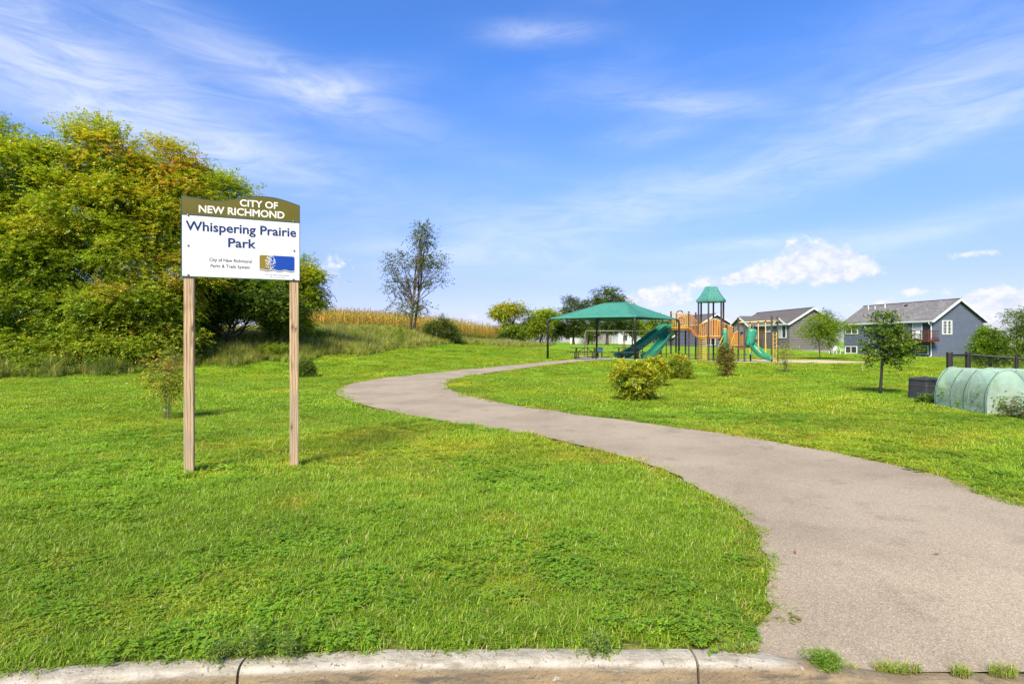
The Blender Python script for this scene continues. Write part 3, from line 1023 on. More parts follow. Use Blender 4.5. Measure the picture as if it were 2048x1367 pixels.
tree('ash_tree', 'yellow green tree at the right end of the left row, beside the cornfield', 'tree', b0,
     lobes_px(b0, [(585, 545, 35, 1.0, 1.2, 1.0), (605, 600, 35, 1.2, 1.3, 1.0), (575, 650, 34.5, 1.1, 1.2, .8), (622, 565, 35, .7, .9, .8)]), 98, 8137,
     [YGR, GRN, YEL, ORA], [4, 3, 2, .4], clump_r=.34, trunk_r=.09, nlimb=18, group=LG, leaf=(.12, .068), tri=True, cvar=.16, flat=.46, top_tint=(1.4, 1.2, 1))

b0 = at(70, 36)
tree('ash_tree', 'deep green tree filling the gaps behind the yellow green trees at left', 'tree', b0,
     lobes_px(b0, [(60, 480, 36, 3.0, 1.6, 2.2), (90, 600, 36, 3.4, 1.6, 2.4), (220, 560, 36, 2.4, 1.6, 2.6), (-20, 600, 36, 2.4, 1.6, 2.4), (320, 600, 36, 2.2, 1.5, 2.0)]), 150, 4200, [(.12, .20, .02), (.16, .25, .02), DGR], [3, 2, 2], leaf=(.2, .11), k=6, sl=.6, clump_r=.6, trunk_r=.2, stems=3, nlimb=20, group=LG, tri=True, cvar=.15)
US = 'undergrowth below the left trees'
for px, py, wd, h_, cols_, lab in ((15, 742, 1.0, 1.0, [(.17, .29, .025), (.22, .34, .03), LGR], 'bright green shrub at the left picture edge under the trees'), (85, 748, .9, .75, [(.15, .25, .02), LGR, GRN], 'low leafy shrub under the high yellow green tree'),
                                   (150, 738, .9, .9, [GRN, (.20, .31, .03), YGR], 'mid green shrub below the second crown of the left row'), (215, 742, .8, .7, [LGR, (.16, .26, .02)], 'small light green shrub left of the yellowing sapling'),
                                   (275, 728, .8, .95, [YGR, GRN, (.20, .30, .03)], 'yellow green shrub just behind the yellowing sapling'), (420, 712, .7, .6, [(.17, .27, .02), YGR], 'low green shrub in the weeds seen between the sign posts'),
                                   (545, 712, .6, .55, [GRN, YGR], 'low shrub in the weeds left of the sign\'s right post'), (640, 690, .9, .9, [GRN, (.16, .25, .02)], 'green shrub at the foot of the right end tree of the row')):
    b0 = G(px, py)
    tree('wild_shrub', lab, 'shrub', b0, [(0, 0, h_ * .5, wd, .6, h_ * .5), (-wd * .5, 0, h_ * .35, wd * .6, .5, h_ * .4), (wd * .45, 0, h_ * .45, wd * .6, .5, h_ * .4)], 70, 1500, cols_, [2, 2, 1][:len(cols_)], leaf=(.10, .05), k=7, sl=.24, clump_r=.14, trunk_r=.02, stems=6, nlimb=16, fork=.1, group=US, tri=True, cvar=.2, spread=6)

# lone tree on the bank
b0 = at(823, 50)
b0.z = P(0, 664, 50).z - .1
tree('elm_tree', 'tall thin open tree standing alone before the cornfield', 'tree', b0,
     lobes_px(b0, [(845, 475, 50, 1.0, .9, 1.5), (856, 525, 50, 1.6, 1.2, 1.3), (798, 522, 50, 1.2, 1.0, 1.3), (866, 560, 50, 1.4, 1.0, .8), (796, 570, 50, 1.3, 1.0, 1.0), (812, 615, 50, 1.6, 1.0, .8), (850, 612, 50, 1.1, .9, .5)]),
     150, 2300, [(.10, .14, .035), (.14, .18, .045), (.19, .22, .04)], [3, 3, 1], bark=M_bark_light, leaf=(.17, .085), k=5, sl=.4, clump_r=.36, trunk_r=.12, stems=2, nlimb=60, fork=.22, shell=.3)
b0 = at(886, 48)
tree('wild_shrub', 'rounded dark olive bush on the bank right of the lone tree', 'shrub', b0,
     lobes_px(b0, [(885, 652, 48, 1.1, 1.0, .75), (905, 668, 48, .8, .8, .55), (862, 660, 48, .7, .8, .5)]), 80, 2400, [(.10, .14, .025), (.16, .19, .03), DGR], [3, 2, 2], leaf=(.13, .05), k=6, sl=.32, clump_r=.22, trunk_r=.05, stems=4, nlimb=30, fork=.1)
b0 = at(1015, 82)
tree('field_tree', 'round topped autumn yellow tree past the lawn in mid distance', 'tree', b0,
     lobes_px(b0, [(1015, 625, 82, 2.2, 1.8, 1.3), (1035, 618, 82, 1.3, 1.3, 1.0), (1000, 622, 82, 1.3, 1.3, 1.0), (1018, 655, 82, 1.6, 1.4, .9)]), 100, 2600, [YGR, YEL, ORA, GRN], [4, 2.5, 1, 2], leaf=(.24, .12), k=6, sl=.5, clump_r=.38, trunk_r=.14, nlimb=24, fork=.3, top_tint=(1.3, 1.15, 1))
b0 = at(1028, 78)
tree('wild_shrub', 'dark green bush at the foot of the autumn yellow tree', 'shrub', b0, lobes_px(b0, [(1028, 664, 78, 1.3, 1.1, .9), (1010, 668, 78, .8, .8, .6)]), 50, 1300, [DGR, GRN, YGR], [3, 3, 1], leaf=(.2, .09), k=6, sl=.4, clump_r=.25, trunk_r=.05, stems=3, nlimb=12, fork=.1)
b0 = at(1078, 84)
tree('field_tree', 'yellow green leafy tree just left of the shade canopy', 'tree', b0,
     lobes_px(b0, [(1080, 640, 84, 2.3, 1.8, 1.7), (1060, 655, 83, 1.4, 1.3, 1.1), (1098, 632, 84, 1.6, 1.5, 1.4)]), 110, 3000, [LGR, YGR, GRN, YEL], [4, 3, 3, 1], leaf=(.24, .11), k=6, sl=.5, clump_r=.4, trunk_r=.15, nlimb=22, top_tint=(1.3, 1.2, 1))
b0 = at(1147, 86)
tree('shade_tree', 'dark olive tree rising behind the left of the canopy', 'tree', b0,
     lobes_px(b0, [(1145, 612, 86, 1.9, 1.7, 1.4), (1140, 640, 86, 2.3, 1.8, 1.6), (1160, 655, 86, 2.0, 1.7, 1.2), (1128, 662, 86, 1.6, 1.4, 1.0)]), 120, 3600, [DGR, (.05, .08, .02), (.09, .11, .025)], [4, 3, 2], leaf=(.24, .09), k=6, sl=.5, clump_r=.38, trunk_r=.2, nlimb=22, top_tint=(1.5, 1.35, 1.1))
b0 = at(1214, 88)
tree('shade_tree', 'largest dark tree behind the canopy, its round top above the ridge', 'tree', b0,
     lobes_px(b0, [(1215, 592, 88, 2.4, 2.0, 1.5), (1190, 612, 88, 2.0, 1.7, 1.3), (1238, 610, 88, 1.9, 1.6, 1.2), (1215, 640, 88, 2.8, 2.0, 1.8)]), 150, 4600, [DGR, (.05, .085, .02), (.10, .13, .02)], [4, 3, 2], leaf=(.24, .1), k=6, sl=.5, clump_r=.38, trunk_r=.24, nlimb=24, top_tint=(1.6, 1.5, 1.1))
b0 = at(1265, 92)
tree('shade_tree', 'bright green tree seen under the right half of the canopy', 'tree', b0, lobes_px(b0, [(1262, 650, 92, 2.4, 1.8, 1.5), (1285, 660, 92, 1.6, 1.5, 1.0)]), 90, 2200, [LGR, YGR, GRN], [4, 2, 2], leaf=(.24, .11), k=6, sl=.5, clump_r=.4, trunk_r=.14, nlimb=16)
b0 = at(1318, 94)
tree('shade_tree', 'green tree behind the top of the long green slide', 'tree', b0, lobes_px(b0, [(1318, 648, 94, 2.4, 1.8, 1.4), (1300, 660, 94, 1.8, 1.5, 1.0), (1340, 655, 94, 1.5, 1.4, 1.0)]), 90, 2400, [GRN, DGR, LGR], [4, 2, 1], leaf=(.24, .11), k=6, sl=.5, clump_r=.4, trunk_r=.14, nlimb=16)
b0 = at(1176, 96)
tree('shade_tree', 'mid green tree filling the gap between the two dark trees', 'tree', b0, lobes_px(b0, [(1178, 645, 96, 2.2, 1.8, 1.8), (1180, 665, 96, 2.2, 1.8, 1.2)]), 80, 2000, [GRN, YGR, DGR], [4, 2, 2], leaf=(.24, .11), k=6, sl=.5, clump_r=.42, trunk_r=.14, nlimb=14)

FT = 'far trees beyond the park'
for px, d, top, wd, cols_, lab in ((1050, 118, 650, 2.8, [YGR, GRN, LGR], 'far yellowish tree just right of the round autumn tree'), (1105, 122, 640, 3.4, [GRN, DGR, LGR], 'far green tree behind the canopy\'s left post'), (1165, 128, 640, 3.6, [GRN, DGR, YGR], 'far green tree behind the left picnic table'),
                                   (1240, 128, 640, 3.6, [LGR, GRN, YGR], 'far light green tree behind the white sided house'), (1290, 124, 645, 3.4, [GRN, LGR, DGR], 'far green tree behind the lower end of the long slide'), (1350, 126, 648, 3.2, [GRN, DGR, YGR], 'far green tree behind the low grey house')):
    b0 = at(px, d); zt = P(px, top, d).z - b0.z
    tree('far_tree', lab, 'tree', b0, [(0, 0, zt * .66, wd, wd * .7, zt * .32), (-wd * .5, 0, zt * .4, wd * .7, wd * .6, zt * .28), (wd * .5, 0, zt * .42, wd * .7, wd * .6, zt * .28)], 70, 1500, cols_, [3, 2, 2], leaf=(.36, .17), k=5, sl=.7, clump_r=.5, trunk_r=.18, nlimb=12, group=FT)

# young trees on the right lawn
b0 = at(1641, 46); 
tree('honey_locust', 'feathery bright green young tree before the taupe house', 'tree', b0,
     lobes_px(b0, [(1640, 650, 46, 1.3, 1.2, .75), (1620, 662, 46, .8, .9, .5), (1665, 655, 46, 1.1, 1.0, .6), (1650, 675, 46, 1.0, 1.0, .5), (1632, 632, 46, .6, .6, .45), (1690, 652, 46, .5, .6, .3)]),
     80, 2600, [(.24, .35, .02), (.18, .29, .018), YGR], [4, 4, 1], leaf=(.11, .04), k=9, sl=.42, clump_r=.28, trunk_r=.055, nlimb=26, fork=.38, droop=.2)
b0 = at(1662, 60)
tree('honey_locust', 'thin topped sapling peeking over the taupe house eave', 'tree', b0, lobes_px(b0, [(1662, 635, 60, .8, .7, .6), (1650, 628, 60, .5, .5, .5), (1672, 655, 60, .7, .7, .6)]), 30, 420, [(.12, .18, .03), GRN], [2, 1], leaf=(.14, .06), k=6, sl=.4, clump_r=.25, trunk_r=.05, nlimb=14)
b0 = at(1760, 17.2)
tree('oak_sapling', 'small round crowned lawn tree with a dark wrapped trunk', 'tree', b0,
     lobes_px(b0, [(1770, 655, 17.2, .42, .4, .36), (1785, 680, 17.2, .48, .45, .36), (1755, 690, 17.2, .34, .36, .30), (1775, 712, 17.2, .55, .45, .24), (1800, 700, 17.2, .3, .3, .28), (1768, 636, 17.2, .2, .2, .18)]),
     85, 1080, [(.12, .20, .018), (.17, .26, .02), DGR, (.45, .40, .14)], [4, 4, 2, .6], leaf=(.085, .05), k=6, sl=.2, clump_r=.12, bark=M_dark, trunk_r=.052, nlimb=22, fork=.4, droop=.3)
b0 = at(1978, 27)
tree('weeping_shrub', 'dense rounded green shrub right of the blue house', 'shrub', b0,
     lobes_px(b0, [(1975, 672, 27, .62, .6, .5), (1960, 690, 27, .42, .5, .4), (1995, 692, 27, .5, .5, .4), (1980, 712, 27, .7, .5, .35)]), 100, 3600, [(.17, .29, .015), (.21, .33, .02), GRN], [3, 3, 2], leaf=(.09, .035), k=8, sl=.26, clump_r=.12, trunk_r=.03, stems=3, nlimb=14, fork=.1, droop=.7)
b0 = at(2032, 25)
tree('birch_sapling', 'loose taller shrub with an airy top at the right picture edge', 'shrub', b0,
     lobes_px(b0, [(2040, 680, 25, .65, .6, .55), (2030, 640, 25, .35, .4, .45), (2060, 640, 25, .5, .5, .6), (2034, 612, 25, .12, .15, .25), (2025, 710, 25, .6, .5, .35)]), 90, 1900, [(.13, .21, .02), (.17, .25, .025)], [1, 1], leaf=(.08, .04), k=6, sl=.24, clump_r=.15, trunk_r=.03, stems=2, nlimb=20, fork=.15)
b0 = at(2100, 27)
tree('weeping_shrub', 'green hedge shrub just past the right picture edge', 'shrub', b0, lobes_px(b0, [(2090, 675, 27, .9, .7, .7), (2080, 705, 27, .9, .6, .45)]), 60, 1500, [GRN, LGR], [2, 1], leaf=(.09, .04), k=7, sl=.26, clump_r=.15, trunk_r=.03, stems=3, nlimb=8, fork=.1)

# planted bushes on the lawn
BG = 'planted lawn bushes'
b0 = G(1270, 799)
tree('lawn_bush', 'largest rounded bush, yellow topped, nearest the path', 'bush', b0,
     [(0, 0, .50, .46, .42, .40), (-.1, 0, .72, .34, .34, .26), (.16, 0, .68, .32, .32, .26), (0, 0, .22, .30, .28, .22)], 120, 2600, [(.17, .25, .02), (.32, .35, .025), (.48, .44, .04), (.11, .18, .018)], [3, 3, 2.4, 1.5], leaf=(.085, .028), k=7, sl=.17, clump_r=.09, trunk_r=.014, stems=7, nlimb=40, fork=.1, group=BG, top_tint=(1.6, 1.45, 1.0), droop=.5)
b0 = G(1304, 772)
tree('lawn_bush', 'yellowish bush half hidden behind the largest bush', 'bush', b0,
     [(0, 0, .55, .42, .4, .42), (.05, 0, .80, .3, .3, .25)], 80, 1500, [(.17, .25, .02), (.32, .35, .025), (.48, .44, .04)], [3, 3, 2], leaf=(.09, .03), k=7, sl=.18, clump_r=.1, trunk_r=.014, stems=6, nlimb=26, fork=.1, group=BG, top_tint=(1.55, 1.4, 1), droop=.5)
b0 = G(1358, 757)
tree('lawn_bush', 'round green bush below the long slide, yellow at its top', 'bush', b0,
     [(0, 0, .42, .48, .45, .38), (0, 0, .68, .34, .32, .24), (-.1, 0, .9, .1, .1, .12)], 90, 1900, [(.14, .22, .018), (.28, .32, .025), (.44, .41, .035)], [4, 3, 1.5], leaf=(.09, .032), k=7, sl=.18, clump_r=.1, trunk_r=.014, stems=6, nlimb=26, fork=.1, group=BG, top_tint=(1.5, 1.4, 1), droop=.5)
b0 = G(1452, 752)
tree('lawn_bush', 'narrow upright bush with red brown tips before the play steps', 'bush', b0,
     [(0, 0, .35, .28, .26, .34), (0, 0, .85, .3, .28, .35), (0, 0, 1.25, .26, .26, .25)], 70, 800, [(.10, .17, .015), (.28, .13, .05), (.36, .23, .06), (.20, .22, .03)], [3, 2, 1.5, 2], leaf=(.09, .03), k=6, sl=.18, clump_r=.1, trunk_r=.012, stems=7, nlimb=34, fork=.1, group=BG, droop=.4, shell=.3, bark=M_bark_light)
b0 = G(1570, 743)
tree('lawn_bush', 'sparse straw coloured bush at the right end of the bush row', 'bush', b0,
     [(0, 0, .3, .38, .3, .22), (0, 0, 1.0, .42, .35, .45), (.05, 0, .65, .3, .3, .3)], 60, 360, [(.45, .39, .10), (.26, .28, .05), (.17, .22, .03)], [3, 2, 2], leaf=(.085, .025), k=5, sl=.2, clump_r=.14, trunk_r=.010, stems=9, nlimb=40, fork=.08, group=BG, droop=.2, shell=.3, bark=M_bark_light)
b0 = G(612, 753)
tree('lawn_bush', 'dark small bush just right of the sign\'s right post', 'bush', b0,
     [(0, 0, .32, .32, .3, .28), (.05, 0, .5, .22, .22, .2)], 70, 1300, [(.08, .13, .012), (.14, .20, .018), (.22, .26, .02)], [3, 3, 1], leaf=(.075, .026), k=6, sl=.15, clump_r=.08, trunk_r=.012, stems=5, nlimb=20, fork=.1, group=BG, droop=.5)
b0 = G(333, 838)
tree('sumac_sapling', 'leggy sapling with yellowing leaves and bare stems left of the sign', 'sapling', b0,
     [(-.10, 0, .80, .24, .22, .26), (.06, 0, 1.15, .20, .2, .34), (-.22, 0, 1.15, .14, .16, .26), (.1, 0, .70, .22, .2, .16), (-.22, 0, .66, .16, .18, .12)], 36, 270, [(.45, .40, .03), (.27, .30, .02), (.15, .20, .02), (.46, .28, .04)], [3, 3, 3, .8], leaf=(.075, .026), k=8, sl=.24, clump_r=.09, trunk_r=.008, stems=6, nlimb=34, fork=.4, spread=5, cvar=.2, droop=.4, shell=.3, bark=M_bark_light)

# ------------------------------------------------------------------ rough bank, corn (uncountable)


def weed_grass(h, n, c1, c2, w_=.014):
    mb_ = MB()
    for _ in range(n):
        r_ = .16 * math.sqrt(random.random()); a = random.uniform(0, 6.283)
        blade(mb_, r_ * math.cos(a), r_ * math.sin(a), h * random.uniform(.5, 1.1), w_, random.uniform(.15, .8), random.uniform(0, 6.283), jit(random.choice((c1, c2)), .2), 3)
    return mb_


def weed_leafy(h, n, cs, L=.10, W=.04, tip=None):
    mb_ = MB()
    for s_ in range(n):
        a = random.uniform(0, 6.283); r_ = random.uniform(0, .18)
        b_ = Vector((r_ * math.cos(a), r_ * math.sin(a), 0)); hh = h * random.uniform(.6, 1.1)
        tp = b_ + Vector((random.uniform(-.12, .12), random.uniform(-.12, .12), hh))
        mb_.tube([b_, tp], [.006, .003], 3, False, jit((.10, .10, .04)))
        for k_ in range(11):
            f = .15 + .85 * k_ / 10; aa = k_ * 2.4 + a
            q = b_.lerp(tp, f)
            c = tip if (tip and f > .75) else random.choice(cs)
            leafquad(mb_, q, (math.cos(aa), math.sin(aa), random.uniform(-.3, .5)), (0, 0, 1), L * (1.15 - .6 * f) * random.uniform(.8, 1.2), W, jit(c, .2))
    return mb_


wg1, wg2, wdry, wred = (.25, .36, .02), (.36, .42, .035), (.44, .38, .12), (.34, .22, .09)
weeds = lib_coll('bank_weeds', [weed_grass(.8, 46, wg1, wg2), weed_grass(.95, 40, wg2, wdry), weed_grass(.6, 50, wg1, (.15, .2, .03)),
                                weed_leafy(.75, 7, (wg1, (.14, .22, .025))), weed_leafy(.6, 8, ((.13, .21, .025), (.18, .27, .03))),
                                weed_leafy(.9, 6, (wg1, (.16, .20, .03)), .08, .022, (.50, .42, .03)), weed_leafy(.7, 6, (wred, wdry, wg1), .07, .025), weed_grass(.7, 36, wred, wdry)], M_leafi)
n = 30000
px_ = rng.uniform(-700, 1112, n); back = rng.random(n) ** 1.4 * 26
d_ = np.interp(px_, edge_px, edge_d) + back - .2 + .5 * np.sin(px_ * .05) + rng.normal(0, .25, n)
x_ = (px_ - 1024) / F * d_
k_ = (d_ < 72) & ~((px_ < 1000) & (d_ > 53 + np.clip((px_ - 800) * .08, 0, 20)) & (px_ > 560))
x_, d_, px_, back = x_[k_], d_[k_], px_[k_], back[k_]
n = len(x_)
z_ = terrain(x_, d_) - .03
band = np.sin(px_ * .021) + np.sin(px_ * .057 + 1) + rng.normal(0, .9, n)
idx = np.select([band > 1.4, band > .6, band > -.2, band > -1.0, band > -1.7], [rng.choice([5, 1], n), rng.choice([0, 1], n), rng.choice([0, 2, 3], n), rng.choice([4, 3, 2], n), rng.choice([6, 1, 0], n)], rng.choice([7, 1, 2], n))
lefty = px_ < 330
idx = np.where(lefty & (rng.random(n) < .7), rng.choice([3, 4, 2], n), idx)
sc_ = rng.uniform(.65, 1.2, n) * np.clip(.5 + back * .35, .5, 1.0) * np.interp(d_, [20, 34, 42, 60], [1.0, .95, .72, .6])
tint = np.ones((n, 3)) * rng.uniform(.8, 1.2, (n, 1))
scatter('bank_weeds', np.c_[x_, d_, z_], np.c_[rng.normal(0, .1, n), rng.normal(0, .1, n), rng.uniform(0, 6.283, n)], np.c_[sc_, sc_, sc_], tint, idx, weeds, 'tall uncut grass, goldenrod and weeds on the bank')


def corn_plant():
    mb_ = MB()
    h = random.uniform(1.9, 2.3)
    mb_.tube([(0, 0, 0), (0, 0, h)], [.014, .008], 4, False, (.30, .25, .08))
    for k_ in range(9):
        z0 = .3 + k_ * .19; a = (k_ % 2) * math.pi + random.uniform(-.5, .5)
        L = random.uniform(.5, .75); dx, dy = math.cos(a), math.sin(a); sx_, sy_ = -dy * .035, dx * .035
        c = jit(random.choice(((.66, .45, .06), (.58, .46, .07), (.42, .40, .05), (.62, .35, .06), (.26, .32, .04))), .2)
        pr = [(0, 0, .6), (.3 * L, .28 * L, 1), (.62 * L, .22 * L, .8), (.95 * L, -.12 * L, .1)]
        vs = []
        for r_, zz, ww in pr: vs += [(dx * r_ - sx_ * ww, dy * r_ - sy_ * ww, z0 + zz), (dx * r_ + sx_ * ww, dy * r_ + sy_ * ww, z0 + zz)]
        mb_.add(vs, [(0, 1, 3, 2), (2, 3, 5, 4), (4, 5, 7, 6)], c)
    for k_ in range(5):
        a = k_ * 1.256
        blade(mb_, 0, 0, .35, .02, .5, a, jit((.46, .30, .10)), 2, h - .05)
    return mb_


corn = lib_coll('corn_plants', [corn_plant() for _ in range(5)], M_leafi)
rows = []
for r_ in range(70):
    yy = 57 + r_ * .85
    xa, xb = (520 - 1024) / F * yy, (1000 - 1024) / F * yy
    xx = np.arange(xa, xb, .3)
    rows.append(np.c_[xx + rng.normal(0, .05, len(xx)), yy + .18 * (xx + 20) * -.2 + rng.normal(0, .06, len(xx))])
cp = np.concatenate(rows)
pxc = 1024 + F * cp[:, 0] / cp[:, 1]
k_ = (cp[:, 1] > np.interp(pxc, [500, 650, 800, 880, 1010], [57, 57, 60, 68, 84])) & (cp[:, 1] < 118)
cp = cp[k_]; n = len(cp)
cs_ = rng.uniform(.85, 1.1, n)
scatter('corn_field', np.c_[cp, terrain(cp[:, 0], cp[:, 1]) - .05], np.c_[rng.normal(0, .05, n), rng.normal(0, .05, n), rng.uniform(0, 6.283, n)], np.c_[cs_, cs_, cs_], np.ones((n, 3)) * rng.uniform(.8, 1.2, (n, 1)), rng.integers(0, 5, n), corn, 'ripe golden cornfield on the hill beyond the bank')

# ------------------------------------------------------------------ park sign
m, t, out = new_mat('post_wood')
p = t.node('ShaderNodeBsdfPrincipled')
v = t.node('ShaderNodeTexCoord').outputs['Object']
warp = t.noise(t.mapping(v, (2, 2, .7)), 2.2, 3)
wv = t.node('ShaderNodeTexWave', wave_type='RINGS', rings_direction='Z')
t.put(wv.inputs['Vector'], t.mapping(v, (1, 1, .13), (0, .06, 0), (.07, .03, .1)))
wv.inputs['Scale'].default_value = 11; wv.inputs['Distortion'].default_value = 7; wv.inputs['Detail'].default_value = 3; wv.inputs['Detail Scale'].default_value = 1.2
c = t.mix(t.ramp(wv.outputs['Fac'], .2, .9), (.55, .385, .22), (.35, .215, .115))
c = t.mix(t.m('MULTIPLY', t.ramp(t.noise(t.mapping(v, (30, 30, 1.2)), 2, 5), .45, .7), .5), c, (.42, .30, .18))
c = t.mix(t.m('MULTIPLY', t.ramp(t.noise(t.mapping(v, (8, 8, 2.2), (0, 0, 0), (2, 5, 1)), 1.6, 4), .64, .72), .9), c, (.085, .06, .035))
c = t.mix(t.m('MULTIPLY', t.ramp(t.noise(t.mapping(v, (2, 2, .8), (0, 0, 0), (1, 2, 8)), 1.5, 4), .5, .75), .55), c, (.30, .245, .18))
vk = t.node('ShaderNodeTexVoronoi'); vk.inputs['Scale'].default_value = 1.0; t.put(vk.inputs['Vector'], t.mapping(v, (11, 11, 3.4)))
kd = vk.outputs['Distance']
c = t.mix(t.m('MULTIPLY', t.m('SUBTRACT', 1.0, t.ramp(kd, .10, .34)), .55), c, (.20, .115, .055))
c = t.mix(t.m('MULTIPLY', t.m('SUBTRACT', 1.0, t.ramp(kd, .06, .13)), .9), c, (.07, .04, .022))
c = t.mix(t.m('MULTIPLY', t.ramp(t.noise(t.mapping(v, (60, 60, 1.0), (0, 0, 0), (3, 1, 2)), 1.5, 4), .60, .66), .75), c, (.12, .08, .045))
t.put(p.inputs['Base Color'], c); p.inputs['Roughness'].default_value = .85
b = t.node('ShaderNodeBump'); b.inputs['Strength'].default_value = .5; b.inputs['Distance'].default_value = .003
t.put(b.inputs['Height'], t.noise(t.mapping(v, (40, 40, 2)), 2, 5)); t.put(p.inputs['Normal'], b.outputs[0])
t.put(out.inputs[0], p.outputs[0])
M_post = m
M_swhite = mat('sign_white', (.72, .71, .69), (.67, .66, .65), .45, 3, spec=.4)
M_solive = mat('sign_olive', (.118, .098, .004), (.10, .082, .004), .5, 4)
M_sedge = mat('sign_edge', (.03, .085, .095), (.02, .06, .07), .5, 4)
M_sblue = mat('sign_blue', (.006, .022, .115), (.008, .026, .12), .5, 4)
M_lblue = mat('logo_blue', (.002, .05, .32), (.002, .045, .30), .5, 4)
M_lgold = mat('logo_gold', (.23, .165, .022), (.205, .145, .02), .5, 4)
M_sink = mat('sign_ink', (.06, .06, .06), (.05, .05, .05), .5, 4)
M_cream = mat('sign_cream', (.80, .77, .66), (.76, .73, .62), .5, 4)
M_bolt = mat('bolt_metal', (.30, .30, .29), (.2, .2, .2), .45, 20, metal=.7)

SL = P(362, 552, 6.3); SR = P(600, 561, 6.763)
SR.z = SL.z
SU = (SR - SL); SW = SU.length; SU.normalize()
SN = Vector((SU.y, -SU.x, 0))        # faces the street
sign = thing('park_sign', Vector((SL + SR) / 2).to_2d().to_3d(), 'wooden post park sign reading Whispering Prairie Park', 'sign')
ORG[sign] = tuple(sign.location)


def s_uv(px, py):
    d = Vector(((px - 1024) / F, 1, -(py - 683) / F))
    o = Vector((0, 0, CH))
    k = (SL - o).dot(SN) / d.dot(SN)
    q = o + d * k - SL
    return q.dot(SU), q.z


def s_pt(u, v_, out_=0.0): return SL + SU * u + Vector((0, 0, v_)) + SN * out_


z4 = lambda X, Y: (340 + X / 5.943, 370 + Y / 5.943)
z5 = lambda X, Y: (500 + X / 17.09, 490 + Y / 17.09)
topc = [s_uv(*z4(*q)) for q in [(135, 118), (300, 145), (450, 168), (580, 182), (700, 172), (850, 145), (1000, 130), (1100, 130), (1250, 148), (1400, 190), (1545, 243)]]
topl = [(q.x, q.y) for q in smooth_line([(a, b_, 0) for a, b_ in topc], 41)]
topl[0] = (0.0, topl[0][1]); topl[-1] = (SW, topl[-1][1])
hv0 = s_uv(*z4(140, 358))[1]; hv1 = s_uv(*z4(1540, 432))[1]; hv = (hv0 + hv1) / 2
outline = [(0, 0), (SW, 0)] + topl[::-1]
MB().prism([s_pt(u, v_, -.012) for u, v_ in outline], SN * .012).build('sign_board', M_swhite, sign)
# olive header panel and dark edging
hd = [(0.006, hv), (SW - .006, hv)] + [(min(max(u, .006), SW - .006), v_ - .007) for u, v_ in topl[::-1]]
MB().prism([s_pt(u, v_, .0006) for u, v_ in hd], SN * .0016).build('header_panel', M_solive, sign)


def strip(pts, wd, out_, name, m_, parent, up=None):
    mb_ = MB()
    n_ = len(pts); L_, R_ = [], []
    for i, (u, v_) in enumerate(pts):
        a = Vector(pts[max(i - 1, 0)]); b__ = Vector(pts[min(i + 1, n_ - 1)]); dd = (b__ - a).normalized(); nn = Vector((-dd.y, dd.x)) * wd / 2
        L_.append(s_pt(u + nn.x, v_ + nn.y, out_)); R_.append(s_pt(u - nn.x, v_ - nn.y, out_))
    mb_.add(L_ + R_, [(i, i + 1, n_ + i + 1, n_ + i) for i in range(n_ - 1)])
    return mb_.build(name, m_, parent)


e = .007
edge_top = [(u, v_ - e / 2) for u, v_ in topl]
strip(edge_top, e, .0034, 'edge_trim', M_sedge, sign)
strip([(e / 2, 0), (e / 2, topl[0][1])], e, .0042, 'edge_trim', M_sedge, sign)
strip([(SW - e / 2, 0), (SW - e / 2, topl[-1][1])], e, .0042, 'edge_trim', M_sedge, sign)
strip([(e, .0035), (SW - e, .0035)], e, .0030, 'edge_trim', M_sedge, sign)
strip([(e, hv + .002), (SW - e, hv + .002)], .011, .0030, 'edge_trim', M_sedge, sign)


def text(body, u0, u1, v0, capv, m_, name, bold=.0, thick=.0012, parent=None, rise=0.0, out_=.0024):
    """fit the text between u0..u1 with baseline v0 and capital height capv"""
    cu = bpy.data.curves.new(name, 'FONT')
    cu.body = body; cu.size = 1.0; cu.fill_mode = 'FRONT'; cu.resolution_u = 3
    o = bpy.data.objects.new(name, cu); col.objects.link(o)
    bpy.context.view_layer.update()
    me = bpy.data.meshes.new_from_object(o.evaluated_get(bpy.context.evaluated_depsgraph_get()))
    bpy.data.objects.remove(o); bpy.data.curves.remove(cu)
    v_ = np.zeros(len(me.vertices) * 3); me.vertices.foreach_get('co', v_); v_ = v_.reshape(-1, 3)
    lo, hi = v_.min(0), v_.max(0)
    sx_ = (u1 - u0) / (hi[0] - lo[0]); sy_ = capv / .727
    P3 = []
    for q in v_:
        u = u0 + (q[0] - lo[0]) * sx_
        P3.append(s_pt(u, v0 + q[1] * sy_ + rise * (u - u0) / (u1 - u0), out_))
    arr = np.array(P3) - np.array(ORG[sign])
    fc = [tuple(pl.vertices) for pl in me.polygons]
    me = bpy.data.meshes.new(name)
    allv, allf = [], []
    shifts = [(0, 0)] if bold < .005 else [(0, 0)] + [(math.cos(a) * bold, math.sin(a) * bold) for a in np.arange(8) * math.pi / 4]
    for k, (du, dv) in enumerate(shifts):
        sh_ = SU * (du * sy_) + Vector((0, 0, dv * sy_)) + SN * (.00003 * k)
        allf += [tuple(i + len(allv) for i in f_) for f_ in fc]
        allv += (arr + np.array(sh_)).tolist()
    me.from_pydata(allv, [], allf)
    me.materials.clear(); me.materials.append(m_); me.update(); me.name = name
    o = bpy.data.objects.new(name, me); col.objects.link(o); o.parent = parent or sign; ORG[o] = ORG[sign]
    return o


def tfit(body, l_base, l_top, r_base, r_x, m_, name, bold, zz=z4, **kw):
    u0, vb = s_uv(*zz(*l_base)); _, vt = s_uv(*zz(*l_top)); u1, vb1 = s_uv(*zz(r_x, r_base))
    return text(body, u0, u1, (vb + vb1) / 2, vt - vb, m_, name, bold, **kw)


